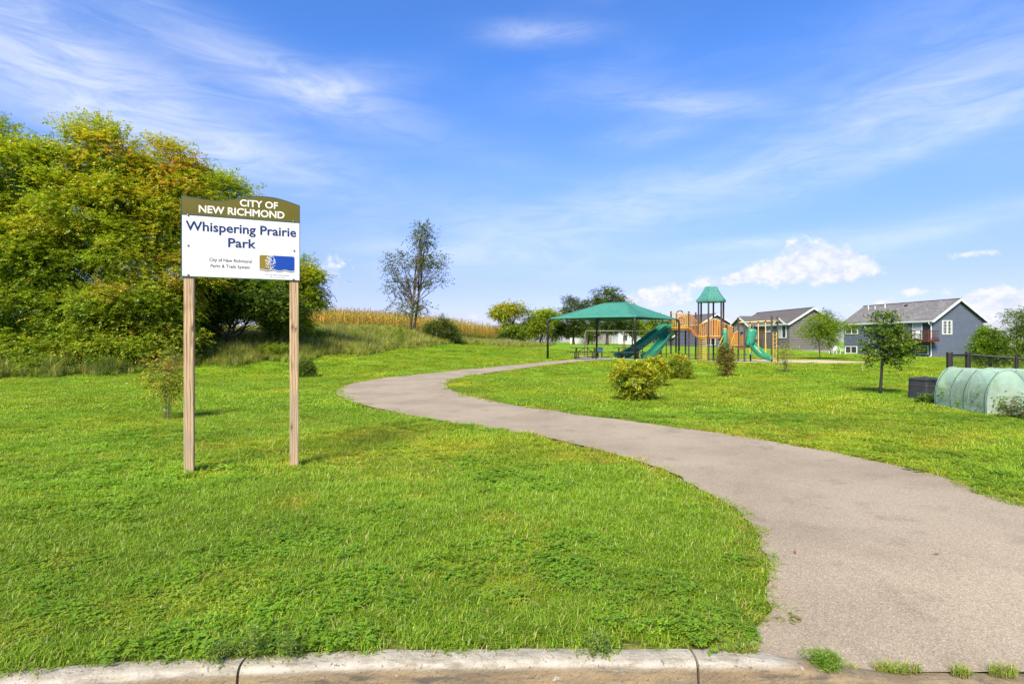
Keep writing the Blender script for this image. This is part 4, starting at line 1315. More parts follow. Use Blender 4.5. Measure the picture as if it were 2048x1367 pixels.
tfit('CITY OF', (833, 250), (833, 168), 277, 1280, M_cream, 'header_lettering', .022)
tfit('NEW RICHMOND', (345, 328), (345, 240), 388, 1358, M_cream, 'header_lettering', .022)
tfit('Whispering Prairie', (190, 538), (190, 424), 604, 1497, M_sblue, 'name_lettering', .023, out_=.0014)
tfit('Park', (695, 734), (695, 624), 746, 1015, M_sblue, 'name_lettering', .023, out_=.0014)
tfit('City of New Richmond', (468, 903), (468, 862), 921, 968, M_sink, 'small_lettering', .013, out_=.0014)
tfit('Parks & Trails System', (483, 974), (483, 935), 990, 950, M_sink, 'small_lettering', .013, out_=.0014)
# emblem
lu0, lv1 = s_uv(*z5(325, 325)); lum, _ = s_uv(*z5(690, 500)); lu1, lvb = s_uv(*z5(1522, 900)); _, lv0 = s_uv(*z5(325, 800))
lv0 = (lv0 + lvb) / 2 + .004


def wave_v(u, base, amp=.006):
    f = (u - lu0) / (lu1 - lu0)
    return base + amp * math.cos(f * 2.9 * 2 * math.pi + -.6)


def emblem_half(ua, ub, round_left, m_):
    r_ = .018; pts = []
    n_ = 14
    for i in range(n_ + 1):
        u = ua + (ub - ua) * i / n_
        pts.append((u, wave_v(u, lv0)))
    arc = [(ub - r_ + r_ * math.cos(a), lv1 - r_ + r_ * math.sin(a)) for a in np.linspace(0, math.pi / 2, 5)]
    arl = [(ua + r_ - r_ * math.sin(a), lv1 - r_ + r_ * math.cos(a)) for a in np.linspace(0, math.pi / 2, 5)]
    pts += [(ub, lv1), (ua + 1e-4, lv1)] if False else ((arc + [(ua, lv1)]) if not round_left else ([(ub, lv1)] + arl))
    return MB().prism([s_pt(u, v_, .0006) for u, v_ in pts], SN * .0008).build('emblem', m_, sign)


emblem_half(lu0, lum - .003, True, M_lgold)
emblem_half(lum + .003, lu1, False, M_lblue)
mb = MB()
rl = random.Random(3)
H = lv1 - lv0
for i in range(74):
    for _ in range(40):
        u = lum + rl.uniform(-.055, .058); v_ = lv0 + .012 + rl.random() * (H - .008)
        f = (v_ - lv0) / H
        if abs(u - lum) < .006 or abs(u - lum) > .032 + .024 * math.sin(f * 3.0): continue
        break
    a = rl.uniform(.5, 2.6) + (0 if u > lum else .4); L_, W_2 = .015, .0085
    d_2 = Vector((math.cos(a), math.sin(a))); n_2 = Vector((-d_2.y, d_2.x)); c_2 = Vector((u, v_))
    q = [c_2 - d_2 * L_ / 2, c_2 + n_2 * W_2 / 2, c_2 + d_2 * L_ / 2, c_2 - n_2 * W_2 / 2]
    mb.add([s_pt(k.x, k.y, .0018 + .00001 * i) for k in q], [(0, 3, 2, 1)])
mb.build('emblem_leaves', M_swhite, sign)['kind'] = 'stuff'
for bs in (-.010, -.018):
    pts = [(lu0 + (lu1 - lu0) * i / 40, wave_v(lu0 + (lu1 - lu0) * i / 40, lv0 + bs)) for i in range(41)]
    strip(pts, .0034, .0018, 'emblem_wave', M_sink, sign)
tfit('CITY OF NEW RICHMOND', (510, 1025), (510, 985), 1055, 1345, M_sink, 'emblem_lettering', .004, z5, out_=.0014)
tfit('THE CITY BEAUTIFUL', (645, 1102), (645, 1070), 1118, 1215, M_sink, 'emblem_lettering', .002, z5, out_=.0014)
for q in [(213, 353), (1471, 430), (216, 713), (1475, 776), (216, 1062), (1468, 1118)]:
    u, v_ = s_uv(*z4(*q))
    rings = []
    for r_, o_ in ((.0115, .003), (.0115, .006), (.007, .0095), (.001, .0098)):
        rings.append([s_pt(u + r_ * math.cos(a), v_ + r_ * math.sin(a), o_) for a in np.linspace(0, 2 * math.pi, 10, endpoint=False)])
    MB().loft(rings).build('bolt', M_bolt, sign, smooth=True)
for upx, zb in ((377, .05), (588.5, 0)):
    u, _ = s_uv(upx, 620)
    q = s_pt(u, 0, -.062); g0 = tz(q.x, q.y)
    mb = MB()
    top_z = SL.z + .78
    c0 = Vector((q.x, q.y, (g0 - .2 + top_z) / 2))
    mb.obox(c0, SU * .05, SN * .05, (0, 0, (top_z - g0 + .2) / 2))
    mb.build('post', M_post, sign, bevel=.008)

# ------------------------------------------------------------------ shade canopy
M_canopy = mat('canopy_cloth', (.05, .215, .155), (.042, .185, .135), .8, 3, spec=.2)
cF, cL, cR, cB = P(1270, 0, 36.2), P(1095.5, 0, 39.5), P(1358, 0, 41), P(1193.5, 0, 44.2)
zc = 3.1
crn = [cL, cF, cR, cB]
for q in crn: q.z = 0
cen = (cL + cF + cR + cB) / 4
can = thing('shade_canopy', (cen.x, cen.y, tz(cen.x, cen.y)), 'green fabric hip roof shade canopy on dark posts', 'canopy')
ridge_dir = ((cF - cL).normalized() + (cR - cB).normalized() * 0).normalized()
r0, r1 = cen - ridge_dir * .75 + Vector((.1, 0, 0)), cen + ridge_dir * .75 + Vector((.1, 0, 0))
ZR = 4.32


def canopy_surface(off=0.0):
    mb_ = MB()
    def face(a, b_, ta, tb):
        n_u, n_v = 14, 8
        vs = []
        for j in range(n_v + 1):
            fv = j / n_v
            for i in range(n_u + 1):
                fu = i / n_u
                lo_ = a.lerp(b_, fu); hi_ = ta.lerp(tb, fu) if ta != tb else ta
                q = lo_.lerp(hi_, fv)
                sag = math.sin(math.pi * fu)
                z = zc + (ZR - zc) * fv
                z += -.10 * math.sin(math.pi * fv) * sag * 0.9
                # the hem curves inward between the posts
                inn = (cen - q); inn.z = 0
                q = q + inn.normalized() * .42 * sag * (1 - fv)
                z += .12 * sag * (1 - fv) * .4
                vs.append((q.x, q.y, z + off))
        fs = [(j * (n_u + 1) + i, j * (n_u + 1) + i + 1, (j + 1) * (n_u + 1) + i + 1, (j + 1) * (n_u + 1) + i) for j in range(n_v) for i in range(n_u)]
        mb_.add(vs, fs)
    face(cL, cF, r0, r1); face(cF, cR, r1, r1); face(cR, cB, r1, r0); face(cB, cL, r0, r0)
    return mb_


o = canopy_surface().build('canopy_cloth', M_canopy, can, smooth=True)
so = o.modifiers.new('solid', 'SOLIDIFY'); so.thickness = .015
for q in crn:
    inn = (cen - q).normalized()
    g0 = tz(q.x, q.y)
    MB().tube([(q.x, q.y, g0 - .2), (q.x, q.y, zc - .28), (q.x + inn.x * .03, q.y + inn.y * .03, zc - .12), (q.x + inn.x * .2, q.y + inn.y * .2, zc - .03)], .075, 10).build('post', M_dark, can, smooth=True)
    MB().tube([(q.x, q.y, g0 - .05), (q.x, q.y, g0 + .04)], .15, 10).build('base_plate', M_dark, can)
for a, b_ in ((cL, r0), (cF, r1), (cR, r1), (cB, r0)):
    MB().tube([(a.x, a.y, zc - .06), (b_.x, b_.y, ZR - .08)], .045, 6).build('rafter', M_dark, can)
MB().tube([(r0.x, r0.y, ZR - .07), (r1.x, r1.y, ZR - .07)], .045, 6).build('ridge_beam', M_dark, can)

# ------------------------------------------------------------------ picnic tables
M_ttop = mat('table_top', (.055, .045, .035), (.035, .03, .025), .6, 12)


def picnic(cx, d, rz, label):
    g0 = tz(cx, d) + .035
    t_ = thing('picnic_table', (cx, d, g0), label, 'picnic table', 'picnic tables under the canopy')
    ca, sa = math.cos(rz), math.sin(rz)
    T = lambda x, y, z: (cx + ca * x - sa * y, d + sa * x + ca * y, g0 + z)
    for yy in (-.3, -.1, .1, .3):
        MB().beam(T(-.95, yy, .74), T(.95, yy, .74), .19, .045).build('top_plank', M_ttop, t_)
    for s_ in (-1, 1):
        MB().beam(T(-1.2, s_ * .72, .44), T(1.2, s_ * .72, .44), .26, .045).build('bench', M_ttop, t_)
    for xx in (-.62, .62):
        MB().tube([T(xx, -.72, .41), T(xx, -.72, .1), T(xx, -.6, .03), T(xx, -.3, .03), T(xx, -.2, .12), T(xx, -.18, .70), T(xx, .18, .70), T(xx, .2, .12), T(xx, .3, .03), T(xx, .6, .03), T(xx, .72, .1), T(xx, .72, .41)], .03, 6).build('frame', M_dark, t_)
    for s_ in (-1, 1):
        MB().tube([T(s_ * .6, 0, .38), T(s_ * .12, 0, .70)], .022, 5).build('brace', M_dark, t_)
    return t_


picnic((1171 - 1024) / F * 38.4, 38.4, R(4), 'picnic table at the canopy\'s left post')
picnic((1258 - 1024) / F * 38.6, 38.9, R(-6), 'picnic table beside the foot of the long green slide')
# blue tub beyond the table
M_tub = mat('pale_blue_plastic', (.25, .52, .58), (.2, .46, .54), .4, 5)
q = P(1200, 704, 41.5); g0 = tz(q.x, q.y)
tb = thing('storage_tub', (q.x, q.y, g0), 'small pale blue tub shaped thing behind the left picnic table', 'tub')
rings = [[(q.x + sx_ * .17 * k_, q.y + sy_ * .16 * k_, z_2) for sx_, sy_ in ((-1, -1), (1, -1), (1, 1), (-1, 1))] for k_, z_2 in ((1, g0 + .42), (1.12, g0 + .68), (1.2, g0 + .68), (1.2, g0 + .71))]
MB().loft(rings).build('tub_body', M_tub, tb, bevel=.02)
MB().loft([[(q.x + sx_ * .19 * k_, q.y + sy_ * .18 * k_, z_2) for sx_, sy_ in ((-1, -1), (1, -1), (1, 1), (-1, 1))] for k_, z_2 in ((1.1, g0 + .712), (1.1, g0 + .74), (.8, g0 + .80))]).build('lid', M_tub, tb, bevel=.015)
for sx_ in (-1, 1):
    for sy_ in (-1, 1):
        MB().tube([(q.x + sx_ * .14, q.y + sy_ * .12, g0 - .05), (q.x + sx_ * .14, q.y + sy_ * .12, g0 + .43)], .02, 6).build('leg', M_dark, tb)

# ------------------------------------------------------------------ swings
M_galv = mat('galvanised_pipe', (.20, .17, .115), (.14, .12, .08), .5, 10, metal=.2)
M_rubber = mat('black_rubber', (.02, .02, .02), (.03, .03, .03), .7, 10)
M_chain = mat('chain', (.25, .24, .22), (.18, .17, .16), .5, 30, metal=.5)


def swing_set():
    d0 = 47.2
    a0, a1 = P(1172, 661, d0), P(1322, 664.5, d0 + 1.2)
    zt = 2.42
    c0 = (a0 + a1) / 2
    g0 = tz(c0.x, c0.y)
    t_ = thing('swing_set', (c0.x, c0.y, g0), 'arched steel swing set behind the picnic tables', 'swing set')
    dirx = (a1 - a0); dirx.z = 0; L_ = dirx.length; dirx.normalize(); per = Vector((-dirx.y, dirx.x, 0))
    vis = Vector((.55, -.83, 0))
    a0.z = a1.z = 0
    MB().tube([a0 + Vector((0, 0, zt)), a1 + Vector((0, 0, zt))], .045, 8).build('top_beam', M_galv, t_, smooth=True)
    for f in (0, .5, 1.0):
        c_ = a0 + dirx * (L_ * f)
        gz = tz(c_.x, c_.y)
        pts = []
        w_ = .72
        ax = (per * .9 + dirx * .5).normalized()
        for a in np.linspace(0, math.pi, 9):
            pts.append(c_ + ax * (-w_ * .62 * math.cos(a)) + Vector((0, 0, zt - .62 + .62 * math.sin(a))))
        pts = [c_ - ax * w_ + Vector((0, 0, gz - .1))] + pts + [c_ + ax * w_ + Vector((0, 0, gz - .1))]
        MB().tube(pts, .04, 8).build('arch_leg', M_galv, t_, smooth=True)
    for f in (.14, .32, .66, .84):
        c_ = a0 + dirx * (L_ * f)
        gz = tz(c_.x, c_.y)
        sw = MB()
        for i in range(9):
            u = -1 + 2 * i / 8
            pass
        rings = []
        for i in range(9):
            u = -1 + 2 * i / 8
            cx_ = c_ + dirx * (.24 * u) + Vector((0, 0, gz + .50 + .08 * u * u))
            rings.append([cx_ + per * .08, cx_ - per * .08, cx_ - per * .08 + Vector((0, 0, .02)), cx_ + per * .08 + Vector((0, 0, .02))])
        s_ = MB().loft(rings).build('swing_seat', M_rubber, t_)
        for k_ in (-1, 1):
            MB().tube([c_ + dirx * (.24 * k_) + Vector((0, 0, gz + .59)), c_ + dirx * (.30 * k_) + Vector((0, 0, zt - .03))], .012, 4).build('chain', M_chain, s_)


swing_set()

# ------------------------------------------------------------------ play structure
M_ppost = mat('play_post', (.075, .055, .04), (.055, .042, .032), .5, 6)
M_org = mat('play_orange', (.46, .215, .055), (.39, .17, .042), .45, 5)
M_orgd = mat('play_deck_orange', (.40, .145, .035), (.32, .11, .03), .55, 5)
M_yel = mat('play_yellow', (.58, .385, .06), (.50, .32, .05), .45, 5)
M_crm = mat('play_cream', (.66, .47, .17), (.58, .40, .14), .45, 5)
M_grn = mat('play_green', (.035, .27, .155), (.028, .23, .13), .4, 4, spec=.4)
M_grnr = mat('play_roof_green', (.085, .27, .215), (.055, .20, .155), .5, 7)
M_brn = mat('play_step_brown', (.22, .09, .05), (.17, .07, .04), .6, 6)
pc = Vector(((1440 - 1024) / F * 41, 41, tz((1440 - 1024) / F * 41, 41)))
play = thing('play_structure', pc, 'brown, orange and green climbing play structure with hexagonal roof', 'playground')


def gz_at(q): return tz(q.x, q.y)


def ppost(px, d, ytop, r_=.062):
    q = P(px, 0, d)
    zt = CH - (ytop - 683) / F * d
    o_ = MB().tube([(q.x, q.y, gz_at(q) - .2), (q.x, q.y, zt)], r_, 10).build('post', M_ppost, play, smooth=False)
    MB().tube([(q.x, q.y, zt), (q.x, q.y, zt + .03), (q.x, q.y, zt + .05)], [r_ + .008, r_ + .008, r_ * .5], 10).build('cap', M_ppost, o_)
    return q


hexc = P(1422, 0, 41); HR = .90
hx = [hexc + Vector((HR * math.cos(R(60 * k)), HR * math.sin(R(60 * k)), 0)) for k in range(6)]  # 0 right,3 left,4 front-left,5 front-right
for q in hx:
    g0 = gz_at(q)
    MB().tube([(q.x, q.y, g0 - .2), (q.x, q.y, 4.42)], .065, 10).build('post', M_ppost, play)
for px, d, yt in [(1342, 42.0, 623), (1371, 43.4, 657), (1377.5, 42.0, 623), (1391.5, 43.2, 625), (1352, 43.4, 626),
                  (1453, 40.9, 649), (1466, 41.6, 653), (1476.5, 41.2, 635), (1489, 40.3, 651), (1501, 41.5, 655), (1543.5, 40.2, 632), (1555, 41.2, 634)]:
    ppost(px, d, yt)


def bars(a0, a1, zb0, zb1, zt0, zt1, n_, m_, name, w_=.045, rail=True, peak=0.0, parent=None, th=.03, rail_m=None):
    """railing panel of vertical bars between plan points a0, a1"""
    a0, a1 = Vector(a0).to_2d().to_3d(), Vector(a1).to_2d().to_3d()
    pts_t = [a0 + Vector((0, 0, zt0)), a1 + Vector((0, 0, zt1))]
    if peak: pts_t.insert(1, (a0 + a1) / 2 + Vector((0, 0, (zt0 + zt1) / 2 + peak)))
    pan = MB()
    for i in range(len(pts_t) - 1): pan.beam(pts_t[i], pts_t[i + 1], .05, .05)
    pn = pan.build(name, rail_m or m_, play)
    MB().beam(a0 + Vector((0, 0, zb0)), a1 + Vector((0, 0, zb1)), .05, .05).build('bottom_rail', rail_m or m_, pn)
    for i in range(n_):
        f = (i + .5) / n_
        q = a0.lerp(a1, f)
        zt = zt0 + (zt1 - zt0) * f + peak * (1 - abs(2 * f - 1))
        zb = zb0 + (zb1 - zb0) * f
        MB().beam(q + Vector((0, 0, zb)), q + Vector((0, 0, zt)), w_, th, (a1 - a0).normalized().cross(Vector((0, 0, 1)))).build('bar', m_, pn)
    return pn


# hexagonal deck, roof
Z1 = 1.88
MB().prism([(q.x * .97 + hexc.x * .03, q.y * .97 + hexc.y * .03, Z1 - .13) for q in hx], (0, 0, .13)).build('deck', M_orgd, play, bevel=.01)
rf = MB()
rows_ = 8
def hexring(r_, z, k=1.0): return [(hexc.x + r_ * math.cos(R(60 * i)), hexc.y + r_ * math.sin(R(60 * i)), z) for i in range(6)]
rings = [hexring(.9, 4.36), hexring(1.08, 4.36), hexring(1.10, 4.50), hexring(1.0, 4.56)]
for i in range(rows_):
    f0, f1 = i / rows_, (i + 1) / rows_
    r_a = 1.0 * (1 - f0) + .42 * f0 - .05 * math.sin(math.pi * f0); r_b = 1.0 * (1 - f1) + .42 * f1 - .05 * math.sin(math.pi * f1)
    rings += [hexring(r_a + .012, 4.56 + .9 * f0), hexring(r_b + .012, 4.56 + .9 * f1 - .012), hexring(r_b - .010, 4.56 + .9 * f1)]
rings.append(hexring(.40, 5.48))
roof = rf.loft(rings).build('roof', M_grnr, play)
for face_ in (3, 4, 5):
    for i in range(rows_):
        f0 = i / rows_; r_a = 1.0 * (1 - f0) + .42 * f0 - .05 * math.sin(math.pi * f0) + .016
        A = Vector(hexring(r_a, 4.56 + .9 * f0)[face_]); B2 = Vector(hexring(r_a, 4.56 + .9 * f0)[(face_ + 1) % 6])
        f1 = (i + 1) / rows_; r_b = 1.0 * (1 - f1) + .42 * f1 - .05 * math.sin(math.pi * f1) + .016
        C2 = Vector(hexring(r_b, 4.56 + .9 * f1 - .012)[face_]); D2 = Vector(hexring(r_b, 4.56 + .9 * f1 - .012)[(face_ + 1) % 6])
        nsh = 5 - (i > 4)
        for k_ in range(nsh):
            a_, b_ = (k_ + .04 + .5 * (i % 2) * 0) / nsh, (k_ + .96) / nsh
            nrm_ = (B2 - A).cross(C2 - A).normalized() * (.012 + .01 * ((k_ * 7 + i * 3) % 3) / 2)
            MB().prism([A.lerp(B2, a_), A.lerp(B2, b_), C2.lerp(D2, b_), C2.lerp(D2, a_)], nrm_).build('shingle', M_grnr, roof)

# tower railings
bars(hx[4], hx[5], Z1 + .02, Z1 + .02, 2.98, 2.98, 5, M_org, 'picket_panel', .115, peak=.17, rail_m=M_crm)
bars(hx[3], hx[4], Z1 + .02, Z1 + .02, 2.72, 2.98, 5, M_org, 'picket_panel', .10, rail_m=M_yel)
bars(hx[3], hx[2], Z1 + .02, Z1 + .02, 2.95, 2.95, 6, M_yel, 'picket_panel', .05)
bars(hx[0], hx[1], Z1 + .02, Z1 + .02, 2.98, 2.98, 5, M_org, 'picket_panel', .10)
# sloping stair walls to the low deck
sA, sB = P(1435, 0, 40.75), P(1466, 0, 41.2)
bars(sA, sB, 1.86, 1.22, 3.02, 2.58, 8, M_org, 'stair_wall', .115, rail_m=M_crm)
sA2, sB2 = sA + Vector((.2, 1.0, 0)), sB + Vector((.2, 1.0, 0))
bars(sA2, sB2, 1.86, 1.22, 3.02, 2.58, 8, M_org, 'stair_wall', .115, rail_m=M_crm)
for i in range(5):
    f = (i + .5) / 5
    a_, b_ = sA.lerp(sB, f), sA2.lerp(sB2, f)
    MB().beam(a_.to_2d().to_3d() + Vector((0, 0, 1.82 - .6 * f)), b_.to_2d().to_3d() + Vector((0, 0, 1.82 - .6 * f)), .24, .05).build('stair_tread', M_brn, play)
# low deck
Z2 = 1.22
dk = [P(1466, 0, 41.5), P(1476.5, 0, 41.1), P(1489, 0, 40.4), P(1502, 0, 41.4), P(1490, 0, 42.3)]
MB().prism([(q.x, q.y, Z2 - .12) for q in dk], (0, 0, .12)).build('deck', M_brn, play, bevel=.01)
MB().tube([P(1477, 692, 40.9), P(1489, 692, 40.25)], .07, 8).build('bumper', M_brn, play)
MB().tube([P(1477, 696.5, 40.9), P(1489, 696.5, 40.25)], .055, 8).build('bumper', M_orgd, play)
pA, pB = P(1477.5, 0, 41.05), P(1488, 0, 40.35)
mb = MB(); mb.beam((pA + pB).to_2d().to_3d() / 2 + Vector((0, 0, Z2 + .08)), (pA + pB).to_2d().to_3d() / 2 + Vector((0, 0, 2.02)), .36, .03, (pB - pA).to_2d().to_3d().normalized().cross(Vector((0, 0, 1))))
ap = mb.build('activity_panel', M_org, play)
MB().ball((pA + pB).to_2d().to_3d() / 2 + Vector((0, -.03, 2.14)), .12, sq=(1, .25, 1)).build('dial', M_dark, ap)
bars(P(1466, 0, 41.45), P(1476, 0, 41.15), Z2 + .05, Z2 + .05, 2.1, 2.3, 4, M_org, 'picket_panel', .09, rail_m=M_crm)
# front steps with yellow handrails up to the low deck
for i, (py_, pxa, pxb, d_2) in enumerate([(719, 1434, 1463, 39.4), (714, 1436, 1464, 39.7), (708.5, 1438, 1465, 40.0), (703, 1440, 1466, 40.3), (697, 1443, 1467, 40.6)]):
    a_, b_ = P(pxa, py_, d_2), P(pxb, py_, d_2)
    MB().beam(a_, b_, .34, .10).build('step', M_brn, play, bevel=.01)
for pxa, pxb in ((1437.5, 1447), (1460.5, 1468)):
    MB().tube([P(pxa, 716, 39.5), P(pxa, 690, 39.5), P((pxa + pxb) / 2, 680, 39.9), P(pxb, 670, 40.4), P(pxb + 2, 668, 40.6)], .032, 7).build('handrail', M_yel, play, smooth=True)
    MB().tube([P(pxa, 697, 39.5), P(pxb, 684, 40.4)], .028, 6).build('handrail', M_yel, play)
    MB().tube([P(pxb, 670, 40.4), P(pxb, 704, 40.4)], .028, 6).build('handrail', M_yel, play)
# green upright half tube
rings = []
tc_ = P(1450, 0, 40.45)
for z_2 in np.linspace(.95, 2.35, 7):
    ang = np.linspace(R(150), R(390), 9)
    outer = [(tc_.x + .17 * math.cos(a), tc_.y + .17 * math.sin(a), z_2) for a in ang]; inner = [(tc_.x + .14 * math.cos(a), tc_.y + .14 * math.sin(a), z_2) for a in ang[::-1]]
    rings.append(outer + inner)
MB().loft(rings).build('talk_tube', M_grn, play, smooth=True)
MB().ball((tc_.x, tc_.y, 2.4), .13, sq=(1, 1, .6)).build('tube_cap', M_crm, play, smooth=True)
# rung climber on the tower's left face
clA, clB = hx[3], hx[4]
for k_, q in enumerate((clA.lerp(clB, .12), clA.lerp(clB, .88))):
    q = q + Vector((-.10, -.06, 0))
    MB().tube([(q.x, q.y, gz_at(q) - .1), (q.x, q.y, 2.0)], .03, 6).build('climber_rail', M_yel, play)
for i in range(11):
    z_2 = .25 + i * .16
    a_, b_ = clA.lerp(clB, .05) + Vector((-.12, -.08, 0)), clA.lerp(clB, .95) + Vector((-.12, -.08, 0))
    mid = (a_ + b_) / 2 + Vector((-.16, -.10, 0))
    pts = [Vector((*q.to_2d(), z_2 + dz)) for q, dz in ((a_, -.03), (a_.lerp(mid, .6), 0), (mid, .02), (b_.lerp(mid, .6), .0), (b_, .03))]
    MB().tube(pts, .026, 6).build('rung', M_yel, play, smooth=True)

# high deck with arch bridge and slides
Z3 = 2.50
hd_ = [P(1342, 0, 42), P(1377.5, 0, 42), P(1384, 0, 43.4), P(1350, 0, 43.4)]
MB().prism([(q.x, q.y, Z3 - .12) for q in hd_], (0, 0, .12)).build('deck', M_orgd, play, bevel=.01)
bars(P(1342.5, 0, 41.95), P(1377, 0, 41.95), Z3 + .05, Z3 + .05, 3.62, 3.62, 10, M_yel, 'picket_panel', .035)
bars(P(1350, 0, 43.4), P(1384, 0, 43.4), Z3 + .05, Z3 + .05, 3.6, 3.6, 9, M_org, 'picket_panel', .04)
w0 = P(1362, 640, 41.9)
MB().tube([(w0.x + .26 * math.cos(a), w0.y, w0.z + .26 * math.sin(a)) for a in np.linspace(0, 2 * math.pi, 17)], .03, 6).build('steering_wheel', M_org, play, smooth=True)
MB().tube([P(1351, 627, 42.8), P(1356, 621.5, 42.8), P(1362, 620.5, 42.8), P(1366, 624, 42.8)], .04, 6).build('arch_handle', M_dark, play, smooth=True)
# arch bridge from the high deck down to the tower
br = [(1378, 0), (1384, .15), (1390, .4), (1397, .62)]
for s_ in (0, 1):
    d_2 = 42.0 - .4 + s_ * 1.0
    pts = [P(px, 0, d_2 if px < 1385 else d_2 - .25).to_2d().to_3d() + Vector((0, 0, Z3 - .06 - dz)) for px, dz in br]
    mb = MB()
    for a_, b_ in zip(pts[:-1], pts[1:]): mb.beam(a_, b_, .06, .16)
    mb.build('bridge_beam', M_orgd, play)
    for a_, b_ in zip(pts[:-1], pts[1:]):
        bars(a_, b_, a_.z + .1, b_.z + .1, a_.z + 1.1, b_.z + 1.12, 2, M_org, 'picket_panel', .045)
for i in range(7):
    f = (i + .5) / 7
    px = 1378 + 19 * f; dz = .62 * f ** 1.5
    a_, b_ = P(px, 0, 41.5), P(px, 0, 42.6)
    MB().beam(a_.to_2d().to_3d() + Vector((0, 0, Z3 - .05 - dz)), b_.to_2d().to_3d() + Vector((0, 0, Z3 - .05 - dz)), .10, .05).build('bridge_plank', M_orgd, play)


def slide(pts, w_, h_, name, m_, flare=0.0):
    pts = smooth_line(pts, 26)
    rings = []
    for i, p_ in enumerate(pts):
        dd = (pts[min(i + 1, 25)] - pts[max(i - 1, 0)]).normalized()
        lat = Vector((dd.y, -dd.x, 0)).normalized()
        up = lat.cross(dd).normalized()
        if up.z < 0: up = -up
        W2 = w_ / 2
        h2 = h_ * (1 + flare * math.sin(i / 25 * math.pi))
        inn_ = [(-W2, h2), (-W2 * .96, h2 * .45), (-W2 * .72, .05), (0, .0), (W2 * .72, .05), (W2 * .96, h2 * .45), (W2, h2)]
        out_ = [(W2 + .07, h2 + .015), (W2 + .06, h2 - .04), (W2 + .035, h2 * .4), (W2 * .75, -.05), (0, -.09), (-W2 * .75, -.05), (-W2 - .035, h2 * .4), (-W2 - .06, h2 - .04), (-W2 - .07, h2 + .015)]
        rings.append([p_ + lat * a_ + up * b_ for a_, b_ in inn_ + out_])
    return MB().loft(rings).build(name, m_, play, smooth=False), pts


s1, pts1 = slide([P(1340, 656, 42.3), P(1330, 659, 42.2), P(1312, 672, 41.8), P(1288, 690, 41.3), P(1266, 706, 40.9), P(1252, 713.5, 40.6), P(1234, 715.5, 40.2)], .62, .34, 'slide', M_grn, .25)
s1['label'] = 'long straight green slide'
s2, pts2 = slide([P(1343, 663, 42.6), P(1337, 668, 42.2), P(1329, 681, 41.2), P(1318, 697, 40.2), P(1304, 711, 39.5), P(1288, 716.5, 39.2)], .55, .30, 'slide', M_grn, .2)
s2['label'] = 'curving green slide under the long one'
for pt, sl_ in ((pts1[7], s1), (pts1[13], s1), (pts1[19], s1), (pts2[8], s2), (pts2[14], s2)):
    dd = Vector((0, 1, 0))
    MB().beam(pt + Vector((0, -.36, -.02)), pt + Vector((0, -.36, .26)), .03, .05).build('rib', M_grn, sl_)
    MB().tube([(pt.x, pt.y, pt.z - .08), (pt.x, pt.y, gz_at(pt) - .1)], .03, 6).build('slide_leg', M_ppost, sl_)
# small slide with hood
s3, pts3 = slide([P(1493, 686, 41.0), P(1499, 688, 40.9), P(1507, 697, 40.6), P(1516, 706.5, 40.3), P(1526, 714, 40.0), P(1541, 718.5, 39.7)], .55, .24, 'slide', M_grn, .2)
s3['label'] = 'short green slide with a hood'
rings = []
hcn = P(1497, 0, 40.9)
for f in np.linspace(0, 1, 7):
    z_2 = 1.25 + 1.15 * f
    ang = np.linspace(R(200), R(345), 9)
    off = .10 * math.sin(f * math.pi * .9) + .22 * f ** 3
    rr_ = .32 + .06 * f
    outer = [(hcn.x + off + rr_ * math.cos(a) * 1.0, hcn.y + rr_ * math.sin(a), z_2 - .1 * f * math.cos(a)) for a in ang]
    inner = [(hcn.x + off + (rr_ - .04) * math.cos(a), hcn.y + (rr_ - .04) * math.sin(a), z_2 - .1 * f * math.cos(a)) for a in ang[::-1]]
    rings.append(outer + inner)
MB().loft(rings).build('hood', M_grn, s3, smooth=True)
# overhead beam with three hanging poles and a floating board
MB().tube([P(1476.5, 644, 41.2), P(1503, 643.5, 40.9), P(1530, 641.5, 40.5), P(1545, 641, 40.3), P(1557, 641, 41.2)], .05, 8).build('overhead_beam', M_crm, play, smooth=True)
for px, y0_, d_2, py1 in ((1500, 644, 40.7, 706), (1516.5, 643, 40.6, 702), (1531, 641.5, 40.4, 704)):
    pl_ = MB().tube([P(px, y0_, d_2), P(px + .3, py1, d_2 - .1)], .032, 7).build('hanging_pole', M_crm, play)
    MB().ball(P(px, y0_ + .5, d_2), .07).build('swivel', M_dark, pl_)
    MB().tube([P(px + .15, (y0_ + 2 * py1) / 3, d_2 - .06), P(px + .3, py1, d_2 - .1)], .05, 7).build('grip', M_yel, pl_)
MB().beam(P(1492, 707.5, 40.45), P(1536, 708, 40.3), .30, .06).build('floating_board', M_grn, play, bevel=.01)
# ladder between the two right posts
lr0, lr1 = P(1546, 0, 40.2), P(1553, 0, 40.6)
for q in (lr0, lr1):
    MB().tube([(q.x, q.y, gz_at(q) - .1), (q.x, q.y, 2.1), (q.x + .03, q.y + .08, 2.16)], .035, 7).build('ladder_rail', M_yel, play)
for i in range(7):
    z_2 = .35 + i * .27
    MB().tube([(lr0.x, lr0.y, z_2), (lr1.x, lr1.y, z_2)], .028, 6).build('rung', M_yel, play)

